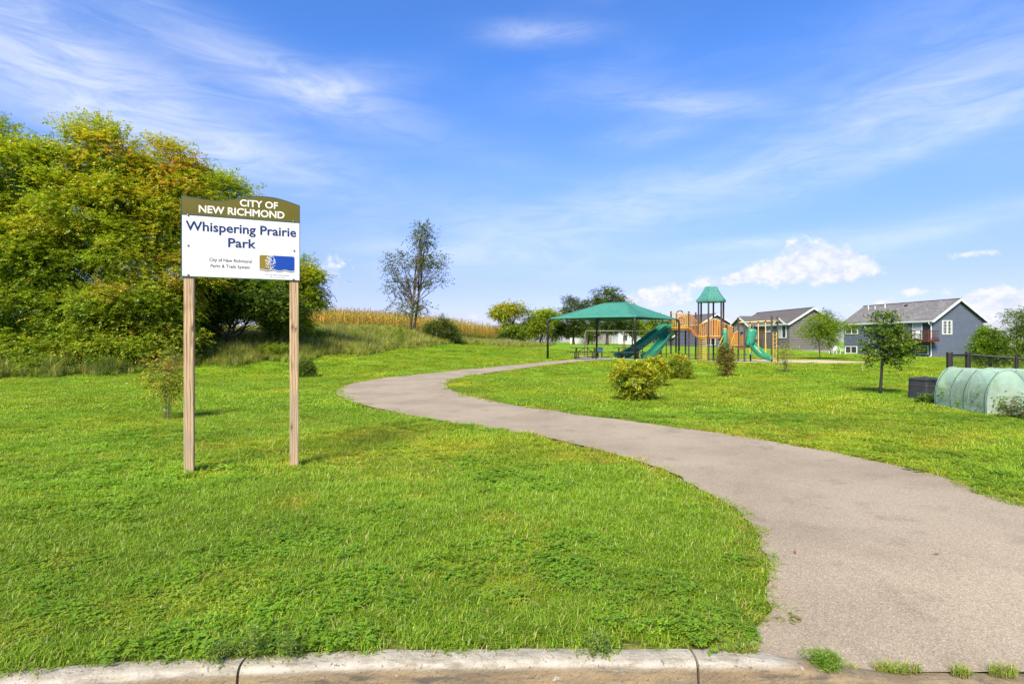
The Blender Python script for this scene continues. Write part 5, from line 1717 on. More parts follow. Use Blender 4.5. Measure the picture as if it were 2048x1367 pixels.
# ------------------------------------------------------------------ houses
M_trim = mat('white_trim', (.70, .70, .68), (.62, .62, .60), .6, 3)
M_glass = mat('window_glass', (.02, .022, .024), (.045, .05, .05), .12, 1.2, spec=.6)
M_curtain = mat('pale_curtain', (.45, .47, .46), (.36, .38, .38), .9, 6, (6, 6, .5))
m, t, out = new_mat('roof_shingle')
p = t.node('ShaderNodeBsdfPrincipled')
v = t.node('ShaderNodeTexCoord').outputs['Object']
bk = t.node('ShaderNodeTexVoronoi'); bk.inputs['Scale'].default_value = 4.5; t.put(bk.inputs['Vector'], t.mapping(v, (1, 1, 1.6)))
sp = t.node('ShaderNodeSeparateColor'); t.put(sp.inputs[0], bk.outputs['Color'])
c = t.mix(t.ramp(sp.outputs[0], .1, .9), (.115, .108, .105), (.20, .188, .178))
c = t.mix(t.ramp(t.noise(v, .8, 4), .4, .7), c, (.13, .122, .118))
t.put(p.inputs['Base Color'], c); p.inputs['Roughness'].default_value = .95
t.put(out.inputs[0], p.outputs[0])
M_roof = m
M_roofb = mat('roof_brown', (.12, .105, .095), (.09, .08, .072), .95, 5)
M_blue = mat('siding_blue', (.105, .125, .165), (.095, .115, .15), .7, 2)
M_taupe = mat('siding_taupe', (.15, .135, .125), (.135, .12, .11), .7, 2)
M_taupel = mat('siding_light', (.24, .225, .21), (.215, .20, .19), .7, 2)
M_purp = mat('siding_slate', (.115, .125, .175), (.10, .11, .155), .7, 2)
M_white = mat('siding_white', (.66, .66, .64), (.58, .58, .57), .7, 2)
M_dgrey = mat('siding_dark', (.07, .068, .066), (.06, .058, .056), .7, 2)
M_fnd = mat('foundation', (.30, .29, .27), (.25, .24, .22), .9, 3)
M_redw = mat('deck_red', (.11, .025, .018), (.085, .02, .015), .6, 6)
M_door = mat('door_brown', (.16, .11, .07), (.13, .09, .06), .6, 4)
UP = Vector((0, 0, 1))


class House:
    """corner O (nearest), long axis A of length La, gable axis B of width Wb"""
    def __init__(s, name, label, O, A, La, B, Wb, z0, ze, zr, wall_m, roof_m, trim=M_trim, lap=.2, over=.35, gable_lap=True):
        s.O = Vector((O[0], O[1], 0)); s.A = Vector((A[0], A[1], 0)).normalized(); s.B = Vector((B[0], B[1], 0)).normalized()
        s.La, s.Wb, s.z0, s.ze, s.zr = La, Wb, z0, ze, zr
        s.root = thing(name, (O[0], O[1], z0), label, 'house')
        O_ = s.O
        core = MB()
        base = [O_, O_ + s.A * La, O_ + s.A * La + s.B * Wb, O_ + s.B * Wb]
        core.prism([q + UP * (z0 - .8) for q in base], UP * (ze - z0 + .8))
        MB_ = core
        for k in (0, 1):
            pass
        g = [O_ + UP * ze, O_ + s.B * Wb + UP * ze, O_ + s.B * Wb / 2 + UP * (zr - .06)]
        core.prism(g, s.A * La)
        core.build('foundation', M_fnd, s.root)
        s.siding(O_, s.A, La, -s.B, lambda f: ze, wall_m, lap)
        s.siding(O_ + s.B * Wb, s.A, La, s.B, lambda f: ze, wall_m, lap)
        s.siding(O_, s.B, Wb, -s.A, None, wall_m, lap)
        s.siding(O_ + s.A * La, s.B, Wb, s.A, None, wall_m, lap)
        # roof slabs
        sl = (zr - ze) / (Wb / 2)
        for sd in (0, 1):
            e0 = O_ + (s.B * (-over) if sd == 0 else s.B * (Wb + over)) - s.A * over + UP * (ze - sl * over)
            r0_ = O_ + s.B * (Wb / 2) - s.A * over + UP * zr
            L = s.A * (La + 2 * over)
            rp = MB()
            rp.prism([e0 + UP * .03, r0_ + UP * .03, r0_ + UP * .16, e0 + UP * .16], L)
            r_ = rp.build('roof', roof_m, s.root)
            # courses of shingles: low steps across the slope
            nrow = 14
            for i in range(nrow):
                pass
            f_ = MB(); f_.beam(e0 + UP * .0 - s.A * .02, e0 + L + s.A * .02, .05, .22); f_.build('fascia', trim, s.root)
            for end in (0, 1):
                o_ = -s.A * .03 + (L + s.A * .06 if end else Vector((0, 0, 0)))
                mb_ = MB(); mb_.beam(e0 + o_ + UP * .02, r0_ + o_ + UP * .02, .05, .24); mb_.build('rake_board', trim, s.root)
                gt = MB(); 
            gu = MB(); gu.beam(e0 + (s.B * (-.08) if sd == 0 else s.B * .08) + UP * .06, e0 + L + (s.B * (-.08) if sd == 0 else s.B * .08) + UP * .06, .12, .12); gu.build('gutter', trim, s.root)
        cap = MB(); r0_ = O_ + s.B * (Wb / 2) - s.A * over + UP * (zr + .16); cap.beam(r0_, r0_ + s.A * (La + 2 * over), .3, .05); cap.build('ridge_cap', roof_m, s.root)

    def siding(s, o, d, L, nrm, topf, m_, lap):
        """lap boards; topf None = gable"""
        mb_ = MB()
        z = s.z0 + .05
        while z < (s.ze if topf else s.zr - .1):
            z1 = z + lap
            if topf:
                z1 = min(z1, s.ze); ex0 = ex1 = (0, L)
            else:
                z1 = min(z1, s.zr - .08)
                def ext(zz):
                    if zz <= s.ze: return (0, L)
                    f = (zz - s.ze) / (s.zr - s.ze) / 2
                    return (L * f, L * (1 - f))
                ex0, ex1 = ext(z), ext(z1)
            a0, a1 = o + d * ex0[0], o + d * ex0[1]; b0_, b1 = o + d * ex1[0], o + d * ex1[1]
            lo_, hi_ = nrm * .065, nrm * .012
            mb_.add([a0 + lo_ + UP * z, a1 + lo_ + UP * z, b1 + hi_ + UP * z1, b0_ + hi_ + UP * z1, a0 + UP * z, a1 + UP * z], [(0, 1, 2, 3), (4, 5, 1, 0)])
            z = z1
        return mb_.build('siding', m_, s.root)

    def wall_pt(s, side, u, z, out_=0.0):
        if side == 'A': return s.O + s.A * u - s.B * out_ + UP * z          # long wall on the -B side
        if side == 'B': return s.O + s.B * u - s.A * out_ + UP * z          # near gable
        if side == 'A2': return s.O + s.B * s.Wb + s.A * u + s.B * out_ + UP * z

    def window(s, side, u, z, w_, h_, panes=2, grid=False, curtain=False, name='window'):
        d = s.A if side in ('A', 'A2') else s.B
        nrm = {'A': -s.B, 'B': -s.A, 'A2': s.B}[side]
        c_ = s.wall_pt(side, u, z)
        fr = MB()
        fr.obox(c_ + nrm * .07, d * (w_ / 2 + .09), nrm * .035, UP * .045 + UP * 0) if False else None
        for sx_ in (-1, 1): fr.obox(c_ + d * sx_ * (w_ / 2 + .04) + nrm * .07, d * .05, nrm * .05, UP * (h_ / 2 + .09))
        for sz_ in (-1, 1): fr.obox(c_ + UP * sz_ * (h_ / 2 + .045) + nrm * .069, d * (w_ / 2), nrm * .05, UP * .045)
        for k in range(1, panes): fr.obox(c_ + d * (-w_ / 2 + w_ * k / panes) + nrm * .068, d * .04, nrm * .05, UP * (h_ / 2))
        if grid:
            for k in range(panes * 2):
                fr.obox(c_ + d * (-w_ / 2 + w_ * (k + .5) / (panes * 2) + 0) + nrm * .062, d * .012, nrm * .04, UP * h_ / 2) if k % 2 == 0 or True else None
            for k in range(1, 4): fr.obox(c_ + UP * (-h_ / 2 + h_ * k / 4) + nrm * .061, d * w_ / 2, nrm * .04, UP * .012)
        f_ = fr.build(name, M_trim, s.root)
        for k in range(panes):
            q = c_ + d * (-w_ / 2 + w_ * (k + .5) / panes) + nrm * .05
            pn = MB(); pn.obox(q, d * (w_ / panes / 2 - .005), nrm * .012, UP * (h_ / 2 - .002)); pn.build('pane', M_curtain if (curtain and k == panes - 1) else M_glass, f_)
        return f_


# blue split level house on the right
bh = House('blue_house', 'blue grey lap sided house with red balcony at the right', (48.1, 65), (-.19, .982), 13.3, (.982, .19), 6.9, -.2, 4.05, 6.35, M_blue, M_roof, lap=.25)
def u_for(h, px, side='A'):
    """distance along a wall where it meets photo column px"""
    k = (px - 1024) / F
    d = h.A if side == 'A' else h.B
    return (k * h.O.y - h.O.x) / (d.x - k * d.y)
def z_for(h, u, py, side='A'):
    d = h.A if side == 'A' else h.B
    return CH - (py - 683) / F * (h.O.y + d.y * u)
u = u_for(bh, 1704); bh.window('A', u, z_for(bh, u, 657.5), 1.25 * 1.6, 1.15, 2)
u = u_for(bh, 1703); bh.window('A', u, z_for(bh, u, 698.5), 1.9, .80, 2)
u = u_for(bh, 1800); bh.window('A', u, z_for(bh, u, 650), 1.1, 1.0, 1)
u = u_for(bh, 1845); u_dr = u; bh.window('A', u, z_for(bh, u, 661) , 2.3, 2.0, 2, curtain=True, name='sliding_door')
u = u_for(bh, 1845); bh.window('A', u, z_for(bh, u, 699), 1.5, .85, 1)
u = u_for(bh, 1893, 'B'); bh.window('B', u, z_for(bh, u, 654, 'B'), 1.15, 1.45, 2, grid=True)
# downspout
q = bh.O - bh.B * .12 - bh.A * .0
MB().tube([bh.wall_pt('A', .15, 3.85, .45), bh.wall_pt('A', .15, 3.6, .4), bh.wall_pt('A', .15, 3.35, .1), bh.wall_pt('A', .15, -.1, .1), bh.wall_pt('A', .15, -.22, .35)], .055, 6).build('downspout', M_trim, bh.root)
for u_, h_ in ((11.9, .5), (9.2, .5), (10.8, .35)):
    q = bh.O + bh.A * u_ + bh.B * (bh.Wb / 2 - .9); MB().tube([q + UP * 5.6, q + UP * (5.95 + h_)], .06, 6).build('vent_pipe', M_trim, bh.root)
q = bh.O + bh.A * 6.2 + bh.B * (bh.Wb / 2 - .7); MB().obox(q + UP * 6.05, bh.A * .15, bh.B * .15, UP * .12).build('roof_vent', M_dark, bh.root)
# balcony
zd = z_for(bh, u_dr, 678)
ba0, ba1, bo = u_dr - 2.2, u_dr + 2.6, 1.6
W = lambda u, z, o_: bh.wall_pt('A', u, z, o_)
mb = MB(); mb.prism([W(ba0, zd - .28, .06), W(ba1, zd - .28, .06), W(ba1, zd - .28, bo), W(ba0, zd - .28, bo)], UP * .28)
bal = mb.build('balcony', M_redw, bh.root)
for a_, b_ in (((ba0, bo), (ba1, bo)), ((ba0, .08), (ba0, bo)), ((ba1, .08), (ba1, bo))):
    for zz in (zd + .12, zd + .98):
        MB().beam(W(a_[0], zz, a_[1]), W(b_[0], zz, b_[1]), .07, .07).build('rail', M_redw, bal)
    nb = 26 if a_[1] == b_[1] else 9
    bl = MB()
    for i in range(1, nb):
        f = i / nb; uu = a_[0] + (b_[0] - a_[0]) * f; oo = a_[1] + (b_[1] - a_[1]) * f
        bl.beam(W(uu, zd + .1, oo), W(uu, zd + .98, oo), .03, .03)
    bl.build('balusters', M_redw, bal)
for uu, oo in ((ba0, bo), (ba1, bo), ((ba0 + ba1) / 2, bo)):
    MB().beam(W(uu, zd - .3, oo), W(uu, zd + 1.05, oo), .10, .10).build('rail_post', M_redw, bal)
# towel on the rail
M_towel = mat('towel', (.72, .72, .72), (.62, .63, .64), .95, 8)
tu = ba0 + 1.25
tq = W(tu, zd + 1.03, bo)
vs = []
for i in range(9):
    for j in range(10):
        f, g_ = i / 8 - .5, j / 9
        side = 1 if g_ > .25 else -1
        dn = abs(g_ - .25)
        vs.append(W(tu + f * (.62 - .25 * g_), zd + 1.03 - dn * 1.25, bo + .05 * side + .03 * math.sin(f * 14)) )
mb = MB(); mb.add(vs, [(i * 10 + j, i * 10 + j + 1, (i + 1) * 10 + j + 1, (i + 1) * 10 + j) for i in range(8) for j in range(9)])
tw = mb.build('towel', M_towel, org=tuple(tq), smooth=True); tag(tw, 'white towel hung over the red balcony rail', 'towel')
tw.modifiers.new('solid', 'SOLIDIFY').thickness = .02
# hosta and bare stick under the balcony
q = W(u_dr - .3, 0, 2.6); q.z = tz(q.x, q.y)
tree('hosta_plant', 'low broad leaved plant under the red balcony', 'plant', q, [(0, 0, .25, .75, .6, .28)], 30, 260, [(.16, .22, .05), (.26, .30, .12)], [2, 1], leaf=(.2, .10), k=4, sl=.3, clump_r=.15, trunk_r=.02, stems=3, nlimb=8, fork=.1)

# taupe house in the middle
ZG = .42
th = House('taupe_house', 'taupe sided house with a small cross gable behind the playground', (38.4, 78.7), (-.1, .995), 14.2, (.995, .1), 6.7, ZG, 4.12, 6.15, M_taupe, M_roofb, lap=.22)
# lighter cladding on the street side: projecting cross gable wing
uw0, uw1 = u_for(th, 1515), 14.2
wing = Vector((0, 0, 0))
pw = 1.3
w_a, w_b = th.wall_pt('A', uw0, 0, pw), th.wall_pt('A', uw1, 0, pw)
mb = MB(); mb.prism([th.wall_pt('A', uw0, ZG, .05), th.wall_pt('A', uw1, ZG, .05), th.wall_pt('A', uw1, ZG, pw), th.wall_pt('A', uw0, ZG, pw)], UP * (4.0 - ZG)); mb.build('wing_wall', M_taupel, th.root)
mid = (uw0 + uw1) / 2; zpk = 5.45
mb = MB(); mb.prism([th.wall_pt('A', uw0, 3.995, pw - .01), th.wall_pt('A', uw1, 3.995, pw - .01), th.wall_pt('A', mid, zpk - .1, pw - .01)], th.B * 3.0); mb.build('wing_gable', M_taupe, th.root)
for ue in (uw0 - .35, uw1 + .35):
    a_, b_ = th.wall_pt('A', ue, 3.85, pw + .3), th.wall_pt('A', mid, zpk, pw + .3)
    mb = MB(); mb.prism([a_, b_, b_ + UP * .14, a_ + UP * .14], th.B * 4.2); mb.build('roof', M_roofb, th.root)
    mb = MB(); mb.beam(a_ - th.B * .03, b_ - th.B * .03, .06, .26); mb.build('rake_board', M_trim, th.root)
# porch recess, windows, little gable
u = u_for(th, 1524); MB().obox(th.wall_pt('A', u, 2.3, .06), th.A * .55, th.B * .05, UP * 1.3).build('door', M_door, th.root)
MB().beam(th.wall_pt('A', u_for(th, 1517), ZG, .9), th.wall_pt('A', u_for(th, 1517), 3.9, .9), .2, .2).build('porch_post', M_door, th.root)
MB().obox(th.wall_pt('A', u_for(th, 1528), 1.15, .5), th.A * 1.1, th.B * .4, UP * .75).build('porch_wall', M_dgrey, th.root)
u = u_for(th, 1537.5); th.window('A', u, z_for(th, u, 655), .9, 1.1, 2)
u = u_for(th, 1565); th.window('A', u, z_for(th, u, 661), 1.9, 1.85, 2, curtain=True)
mb = MB(); u = u_for(th, 1563); mb.prism([th.wall_pt('A', u - 1.4, 4.05, .32), th.wall_pt('A', u + 1.4, 4.05, .32), th.wall_pt('A', u, 4.75, .32)], th.B * 1.5); mb.build('small_gable', M_taupe, th.root)
for ue in (-1.6, 1.6):
    a_, b_ = th.wall_pt('A', u + ue, 3.98, .42), th.wall_pt('A', u, 4.82, .42)
    mb = MB(); mb.beam(a_, b_, .08, .2); mb.build('rake_board', M_trim, th.root)
    mb = MB(); mb.prism([a_ + UP * .02, b_ + UP * .02, b_ + UP * .12, a_ + UP * .12], th.B * 1.9); mb.build('roof', M_roofb, th.root)

# slate house behind the tower
q = P(1400, 0, 96)
sh = House('slate_house', 'slate blue gabled house behind the hexagonal tower roof', (q.x, q.y), (-.25, .97), 11, (.97, .25), 6.1, .6, 4.5, 6.2, M_purp, M_roofb, lap=.24)
sh.window('B', 2.0, 1.6, 1.6, 1.2, 2)
# dark low house behind the arch bridge
q = P(1346, 0, 104)
dh = House('low_house', 'low dark grey house seen under the arch bridge', (q.x, q.y), (-.1, .995), 9, (.995, .1), 4.8, .6, 2.5, 3.9, M_dgrey, M_roof, lap=.24)
dh.window('B', 2.4, 1.6, 1.2, .9, 2)
# white house behind the swings
q = P(1236, 0, 112)
wh = House('white_house', 'white sided house glimpsed behind the swings', (q.x, q.y), (-.1, .995), 10, (.995, .1), 5.4, .9, 3.8, 5.0, M_white, M_roofb, lap=.24)
wh.window('B', 1.4, 2.3, .9, 1.1, 1); wh.window('B', 3.4, 2.3, .9, 1.1, 1)
q = P(1190, 0, 116)
wh2 = House('brown_house', 'brown roofed house between the dark tree trunks', (q.x, q.y), (-.1, .995), 9, (.995, .1), 4.2, .9, 3.0, 4.1, M_taupel, M_roofb, lap=.24)
# white fence in the far left under the canopy
fz = thing('picket_fence', tuple(P(1157, 690, 100)), 'short white board fence behind the swings', 'fence')
for i in range(12):
    a_ = P(1141 + i * 2.8, 690, 100); MB().obox((a_.x, a_.y, tz(a_.x, a_.y) + .5), (.1, 0, 0), (0, .02, 0), (0, 0, .55)).build('board', M_white, fz)
for zz in (.25, .8):
    a_, b_ = P(1141, 690, 100.1), P(1172, 690, 100.1); MB().beam((a_.x, a_.y, tz(a_.x, a_.y) + zz), (b_.x, b_.y, tz(b_.x, b_.y) + zz), .04, .08).build('rail', M_white, fz)
# tan privacy fence by the blue house
M_tan = mat('tan_vinyl', (.42, .38, .31), (.37, .33, .27), .7, 4)
tf = thing('privacy_fence', (54.0, 63.6, -.2), 'tan privacy fence at the right corner of the blue house', 'fence')
for i in range(16):
    x_2 = 52.3 + i * .31; MB().obox((x_2, 63.6 + i * .05, .85), (.15, .02, 0), (0, .03, 0), (0, 0, 1.05)).build('board', M_tan, tf)
MB().beam((52.1, 63.62, 1.93), (57.2, 64.42, 1.93), .10, .08).build('cap_rail', M_tan, tf)


# white garden chairs
def garden_chair(x, y, rz, label):
    g0 = tz(x, y)
    t_ = thing('garden_chair', (x, y, g0), label, 'chair', 'white garden chairs')
    ca, sa = math.cos(rz), math.sin(rz)
    T = lambda a, b_, z: (x + ca * a - sa * b_, y + sa * a + ca * b_, g0 + z)
    MB().prism([T(-.26, -.25, .40), T(.26, -.25, .42), T(.26, .25, .42), T(-.26, .25, .40)], (0, 0, .04)).build('seat', M_trim, t_)
    MB().prism([T(-.26, -.24, .44), T(-.26, .24, .44), T(-.42, .22, .92), T(-.42, -.22, .92)], (.03, 0, .01)).build('backrest', M_trim, t_)
    for a, b_ in ((-.24, -.23), (-.24, .23), (.24, -.23), (.24, .23)): MB().tube([T(a, b_, .42), T(a * 1.15, b_ * 1.15, -.02)], .025, 6).build('leg', M_trim, t_)
    for b_ in (-.28, .28): MB().beam(T(-.3, b_, .64), T(.26, b_, .62), .06, .03).build('armrest', M_trim, t_)
q = at(1666, 66); garden_chair(q.x, q.y, R(200), 'white garden chair nearest the feathery young tree')
q = at(1685, 66); garden_chair(q.x, q.y, R(-20), 'white garden chair nearest the blue house')
q = at(1675, 66.5)
gt = thing('garden_table', tuple(q), 'low white garden table between the white chairs', 'table')
MB().tube([q + UP * .50, q + UP * .54], .5, 14).build('table_top', M_trim, gt)
for a in range(4): MB().tube([q + Vector((.35 * math.cos(a * 1.57 + .7), .35 * math.sin(a * 1.57 + .7), .5)), q + Vector((.42 * math.cos(a * 1.57 + .7), .42 * math.sin(a * 1.57 + .7), -.02))], .02, 5).build('leg', M_trim, gt)

# ------------------------------------------------------------------ garden corner on the right
# black chain link fence
fa, fb, fc = P(1899, 0, 17.6), P(1936, 0, 18.0), P(2033, 0, 17.2)
fe = P(2110, 0, 16.6)
cf = thing('chain_link_fence', (fb.x, fb.y, tz(fb.x, fb.y)), 'black chain link fence behind the green tunnel', 'fence')
tops = {}
for q, yt, r_ in ((fa, 706, .085), (fb, 705, .075), (fc, 712, .045), (fe, 718, .05)):
    zt = CH - (yt - 683) / F * q.y
    tops[yt] = Vector((q.x, q.y, zt - .05))
    po = MB().tube([(q.x, q.y, tz(q.x, q.y) - .2), (q.x, q.y, zt)], r_, 10).build('post', M_dark, cf)
    MB().tube([(q.x, q.y, zt), (q.x, q.y, zt + .03), (q.x, q.y, zt + .05)], [r_ * 1.1, r_ * 1.0, r_ * .4], 10).build('post_cap', M_dark, po)
order = [tops[706], tops[705], tops[712], tops[718]]
for a_, b_ in zip(order[:-1], order[1:]):
    MB().tube([a_, b_], .032, 8).build('top_rail', M_dark, cf)
    wm = MB(); L_ = (b_ - a_).length; n_ = int(L_ / .075); H_ = 1.15
    A2, B3 = a_ - UP * .03, b_ - UP * .03
    for i in range(-int(H_ / .075), n_):
        for s_ in (1, -1):
            f0 = i * .075 / L_; f1 = f0 + H_ / L_
            t0, t1 = max(f0, 0), min(f1, 1)
            if t1 <= t0: continue
            za, zb = (t0 - f0) * L_, (t1 - f0) * L_
            if s_ < 0: za, zb = H_ - za, H_ - zb
            wm.beam(A2.lerp(B3, t0) - UP * (H_ - za), A2.lerp(B3, t1) - UP * (H_ - zb), .005, .005)
    o = wm.build('chain_link', M_dark, cf); o['kind'] = 'stuff'

# compost bin
M_bin = mat('black_plastic', (.022, .024, .026), (.032, .034, .036), .55, 6)
bq = G(1848, 799)
bn = thing('compost_bin', tuple(bq), 'squat black plastic compost bin left of the green tunnel', 'bin')
ca, sa = math.cos(R(24)), math.sin(R(24))
def binring(wd, z, r_=.06):
    pts = []
    for cx_, cy_, a0 in ((1, 1, 0), (-1, 1, 90), (-1, -1, 180), (1, -1, 270)):
        for a in (0, 45, 90):
            x_2 = cx_ * (wd - r_) + r_ * math.cos(R(a0 + a)); y_2 = cy_ * (wd * .9 - r_) + r_ * math.sin(R(a0 + a))
            pts.append((bq.x + ca * x_2 - sa * y_2, bq.y + sa * x_2 + ca * y_2, bq.z + z))
    return pts
MB().loft([binring(.31, -.03), binring(.31, .02), binring(.295, .18), binring(.305, .19), binring(.295, .21), binring(.285, .38), binring(.295, .39), binring(.285, .41), binring(.28, .54)]).build('bin_body', M_bin, bn)
MB().loft([binring(.295, .54), binring(.30, .56), binring(.27, .60), binring(.15, .62, .03)]).build('lid', M_bin, bn)
MB().obox(Vector(bq) + Vector((.02, -.3, .57)), (.08, 0, 0), (0, .02, 0), (0, 0, .012)).build('handle', M_bin, bn)
for f in (.12, .28, .45):
    pass

# green netted grow tunnels
m, t, out = new_mat('green_netting')
v = t.node('ShaderNodeTexCoord').outputs['Object']
d = t.node('ShaderNodeBsdfDiffuse'); t.put(d.inputs[0], t.mix(t.ramp(t.noise(v, 2.2, 4), .35, .65), (.76, .90, .75), (.70, .86, .69)))
tr = t.node('ShaderNodeBsdfTranslucent'); tr.inputs[0].default_value = (.76, .93, .77, 1)
mx = t.node('ShaderNodeMixShader'); mx.inputs[0].default_value = .4; t.put(mx.inputs[1], d.outputs[0]); t.put(mx.inputs[2], tr.outputs[0])
gl = t.node('ShaderNodeBsdfGlossy'); gl.inputs['Roughness'].default_value = .35
m1 = t.node('ShaderNodeMixShader'); m1.inputs[0].default_value = .06; t.put(m1.inputs[1], mx.outputs[0]); t.put(m1.inputs[2], gl.outputs[0])
tp = t.node('ShaderNodeBsdfTransparent'); tp.inputs[0].default_value = (.86, 1, .9, 1)
m2 = t.node('ShaderNodeMixShader'); t.put(m2.inputs[0], t.ramp(t.noise(v, 3, 3), .3, .7, .42, .58)); t.put(m2.inputs[1], m1.outputs[0]); t.put(m2.inputs[2], tp.outputs[0])
t.put(out.inputs[0], m2.outputs[0])
M_net = m
M_strap = mat('dark_green_strap', (.02, .07, .055), (.015, .05, .04), .7, 10)
M_hoop = mat('pale_hoop', (.22, .32, .27), (.18, .28, .23), .5, 8)


def tunnel(c0, axis, L_, Wd, Ht, label, plants, straps=4):
    axis = Vector(axis).normalized(); side = Vector((axis.y, -axis.x, 0))
    g0 = tz(c0.x, c0.y) - .01
    t_ = thing('grow_tunnel', (c0.x, c0.y, g0), label, 'greenhouse')
    def arc(s_, scale=1.0, n_=19, lift=0):
        b_ = Vector((c0.x, c0.y, 0)) + axis * s_
        g1 = tz(b_.x, b_.y) - .02
        out_ = []
        for a in np.linspace(0, math.pi, n_):
            # side walls slope, top rounded
            x_2 = -math.cos(a) * Wd / 2 * (1 if True else 1); z_2 = math.sin(a) ** .72 * Ht
            out_.append(b_ + side * (x_2 * scale) + UP * (g1 + z_2 * scale + lift))
        return out_
    ns = 25
    rings = []
    for i in range(ns):
        s_ = L_ * i / (ns - 1)
        sag = 1 - .006 * abs(math.sin(math.pi * i / (ns - 1) * 3))
        rings.append([q + Vector((rng.normal(0, .004), rng.normal(0, .004), rng.normal(0, .004))) for q in arc(s_, sag)])
    MB().loft(rings, closed=False, cap=False).build('cover', M_net, t_, smooth=True)
    for s_, nm in ((0, 'end_panel'), (L_, 'end_panel')):
        a_ = arc(s_, .985); b_ = Vector((c0.x, c0.y, 0)) + axis * s_; ctr = b_ + UP * (tz(b_.x, b_.y) + Ht * .4)
        mb_ = MB(); mb_.add([ctr] + a_, [(0, i + 1, i + 2) for i in range(len(a_) - 1)] + [(0, len(a_), 1)]); mb_.build(nm, M_net, t_)
    for i in range(4):
        MB().tube(arc(L_ * i / 3, 1.002 if i in (0, 3) else .985), .008, 6).build('hoop', M_hoop, t_, smooth=True)
    for i in range(straps):
        s_ = L_ * (.03 + .94 * i / (straps - 1)) + (.12 if i == 1 else 0)
        pts = arc(s_, 1.012)
        q = [p_ + axis * (.03 * math.sin(k * .9)) for k, p_ in enumerate(pts)]
        MB().tube(q[:8], .0055, 5).build('strap', M_strap, t_, smooth=True)
        MB().tube(q[11:], .0055, 5).build('strap', M_strap, t_, smooth=True)
    bd = MB(); a_ = Vector((c0.x, c0.y, 0))
    for sd in (-1, 1):
        p0 = a_ + side * sd * Wd * .45; p1 = p0 + axis * L_
        MB().beam(p0 + UP * (tz(p0.x, p0.y) + .04), p1 + UP * (tz(p1.x, p1.y) + .04), .05, .12).build('ground_board', M_hoop, t_)
    return t_


tax = Vector((.19, .98, 0)).normalized(); tsd = Vector((tax.y, -tax.x, 0))
tc0 = G(1973, 829) + tsd * .39
tunnel(tc0, tax, 2.0, .78, .96, 'pale green netted grow tunnel beside the black bin', True)
tc1 = tc0 + tsd * .98 + tax * .35
tunnel(tc1, tax, 2.0, .8, .96, 'second pale green grow tunnel cut by the right picture edge', True)
for (f, lab) in ((.35, 'leafy crop growing near the front inside the grow tunnel'), (1.05, 'leafy crop growing mid way inside the grow tunnel'), (1.6, 'leafy crop growing at the back inside the grow tunnel')):
    q = tc0 + tax * f; q.z = tz(q.x, q.y)
    tree('crop_plant', lab, 'plant', q, [(0, 0, .3, .26, .25, .3)], 24, 220, [(.16, .24, .03), (.22, .28, .04), GRN], [2, 2, 1], leaf=(.08, .045), k=5, sl=.16, clump_r=.08, trunk_r=.01, stems=3, nlimb=10, fork=.1, group='crops in the grow tunnel')
q = G(1862, 806)
tree('ground_plant', 'low leafy clump between the bin and the grow tunnel', 'plant', q, [(0, 0, .10, .24, .16, .10)], 30, 360, [(.10, .18, .02), (.13, .22, .025)], [1, 1], leaf=(.06, .03), k=5, sl=.11, clump_r=.05, trunk_r=.006, stems=4, nlimb=10, fork=.1)
q = G(2038, 838)
tree('garden_weed', 'reddish green weed clump at the right picture edge before the tunnel', 'plant', q, [(0, 0, .16, .22, .16, .16), (.1, 0, .3, .14, .12, .12)], 30, 260, [(.12, .16, .03), (.24, .13, .06), (.09, .14, .02)], [2, 1, 2], leaf=(.06, .022), k=5, sl=.13, clump_r=.05, trunk_r=.007, stems=5, nlimb=14, fork=.1)
MB_q = G(2045, 815)
sk = thing('garden_stake', tuple(MB_q), 'short dark green stake at the right picture edge', 'stake')
MB().tube([MB_q + UP * -.1, MB_q + UP * .33], .014, 6).build('shaft', M_strap, sk)
MB().tube([MB_q + UP * .33, MB_q + UP * .35], .02, 6).build('cap', M_strap, sk)
q = G(1725, 742)
st = thing('survey_stake', tuple(q), 'thin brown stake in the lawn left of the round crowned tree', 'stake')
MB().beam(q + UP * -.1, q + UP * .34, .03, .03).build('shaft', M_post, st)
MB().obox(q + UP * .36, (.018, 0, 0), (0, .018, 0), (0, 0, .02)).build('cap', M_org, st)
# garden flowers behind the fence
n = 260
fy = 18.6 + rng.uniform(0, 2.2, n); fx = fy * rng.uniform(.79, .99, n)
fs_ = rng.uniform(.5, .9, n)
scatter('garden_bed', np.c_[fx, fy, terrain(fx, fy)], np.c_[np.zeros(n), np.zeros(n), rng.uniform(0, 6.28, n)], np.c_[fs_, fs_, fs_], np.ones((n, 3)) * rng.uniform(.7, 1.1, (n, 1)), rng.choice([3, 4, 6, 5], n), weeds, 'mixed garden plants behind the chain link fence')

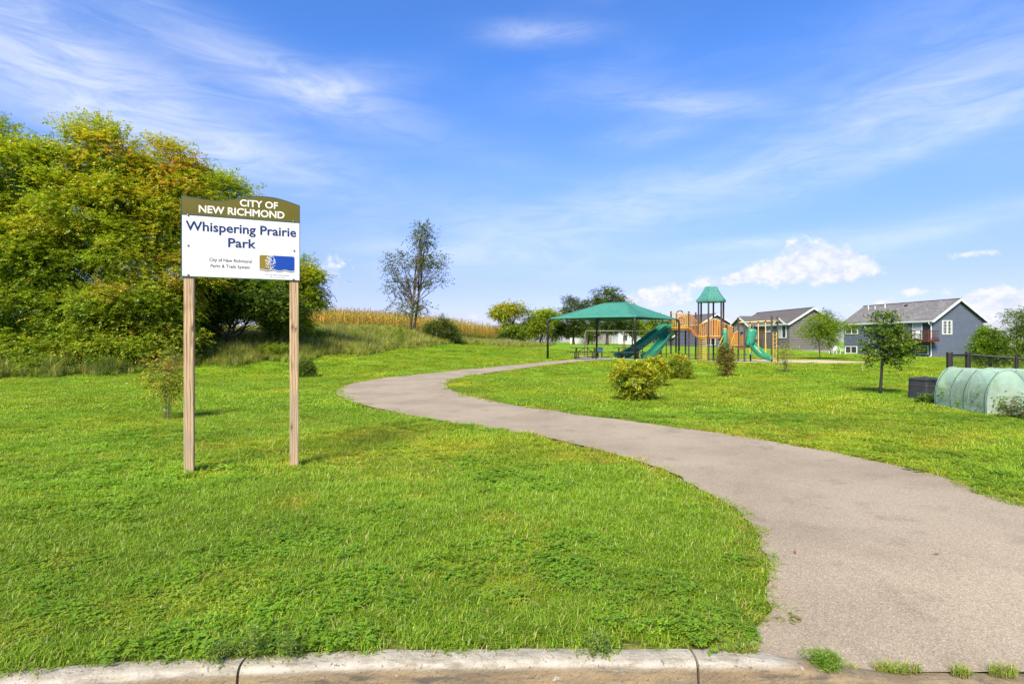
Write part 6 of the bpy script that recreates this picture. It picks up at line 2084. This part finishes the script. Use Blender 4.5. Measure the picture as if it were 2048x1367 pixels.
# ------------------------------------------------------------------ weeds in the kerb joint
q = G(1645, 1347)
tree('curb_weed', 'bushy feathery weed growing where the path meets the curb', 'weed', q, [(0, 0, .05, .06, .05, .05), (-.03, 0, .085, .045, .04, .03), (.05, 0, .06, .05, .04, .04)], 60, 700, [(.20, .34, .03), (.26, .40, .04), (.15, .27, .02)], [2, 2, 1], leaf=(.012, .0035), k=7, sl=.032, clump_r=.014, trunk_r=.0016, stems=7, nlimb=26, fork=.1, droop=.2)
CG = 'grass clumps along the curb'
for px, py, wd, h_, lab in ((1700, 1350, .04, .03, 'tiny grass tuft right of the feathery curb weed'), (1795, 1346, .12, .045, 'yellowed flat grass clump, the widest along the path mouth'), (1922, 1352, .05, .05, 'upright small grass tuft between the clump and the picture corner'), (2005, 1356, .07, .055, 'grass tuft in the lower right picture corner'),
                            (1475, 1312, .10, .05, 'grass tongue spilling over the curb at the path\'s left corner')):
    q = G(px, py); mbg = MB()
    for _ in range(int(260 * wd / .1)):
        a = random.uniform(0, 6.283); r_ = math.sqrt(random.random())
        c = jit(random.choice((G1, G2, (.30, .30, .06), GD)), .15)
        blade(mbg, q.x + wd * r_ * math.cos(a), q.y + .035 * r_ * math.sin(a), h_ * random.uniform(.5, 1.2), .0035, random.uniform(.3, 1.4), random.uniform(0, 6.283), c, 3, q.z + .012)
    o = thing('grass_clump', tuple(q), lab, 'grass', CG)
    mbg.build('blades', M_leaf, o)
for px, py, lab, hh in ((478, 1352, 'thin weed sprouting from the left curb joint', .13), (560, 1345, 'small thin weed leaning over the curb right of the left joint', .09), (1190, 1300, 'pale weed hanging over the curb edge before the joint', .09), (420, 1345, 'small feathery weed left of the left curb joint', .08)):
    q = G(px, py)
    q = Vector((q.x, float(curb_y(q.x)) - .02, .0))
    tree('curb_weed', lab, 'weed', q, [(0, -.02, hh * .6, hh * .5, hh * .3, hh * .45)], 16, 70, [(.20, .28, .04), (.14, .23, .03)], [1, 1], leaf=(.02, .007), k=6, sl=.05, clump_r=.014, trunk_r=.0022, stems=3, nlimb=10, fork=.2, droop=.3, group='small weeds on the curb')
# fallen leaves and twigs on the path
M_litter = mat('dry_leaf', (.24, .11, .05), (.16, .08, .04), .9, 30)
for i, (px, py, lab) in enumerate([(1872, 1115, 'brown leaf lying out on the wide asphalt'), (1590, 1113, 'dark dry leaf near the left edge of the wide asphalt'), (1320, 940, 'dry leaf at the grass edge of the path')]):
    q = G(px, py) + UP * .024
    a = i * 1.1
    dd = Vector((math.cos(a), math.sin(a), .1)); ss = Vector((-dd.y, dd.x, .0))
    mb = MB(); mb.add([q - dd * .03, q + ss * .011, q + dd * .03 + UP * .008, q - ss * .011, q + UP * .004], [(0, 4, 1), (1, 4, 2), (2, 4, 3), (3, 4, 0)])
    tag(mb.build('fallen_leaf', M_litter, org=tuple(q)), lab, 'leaf', 'litter on the path')
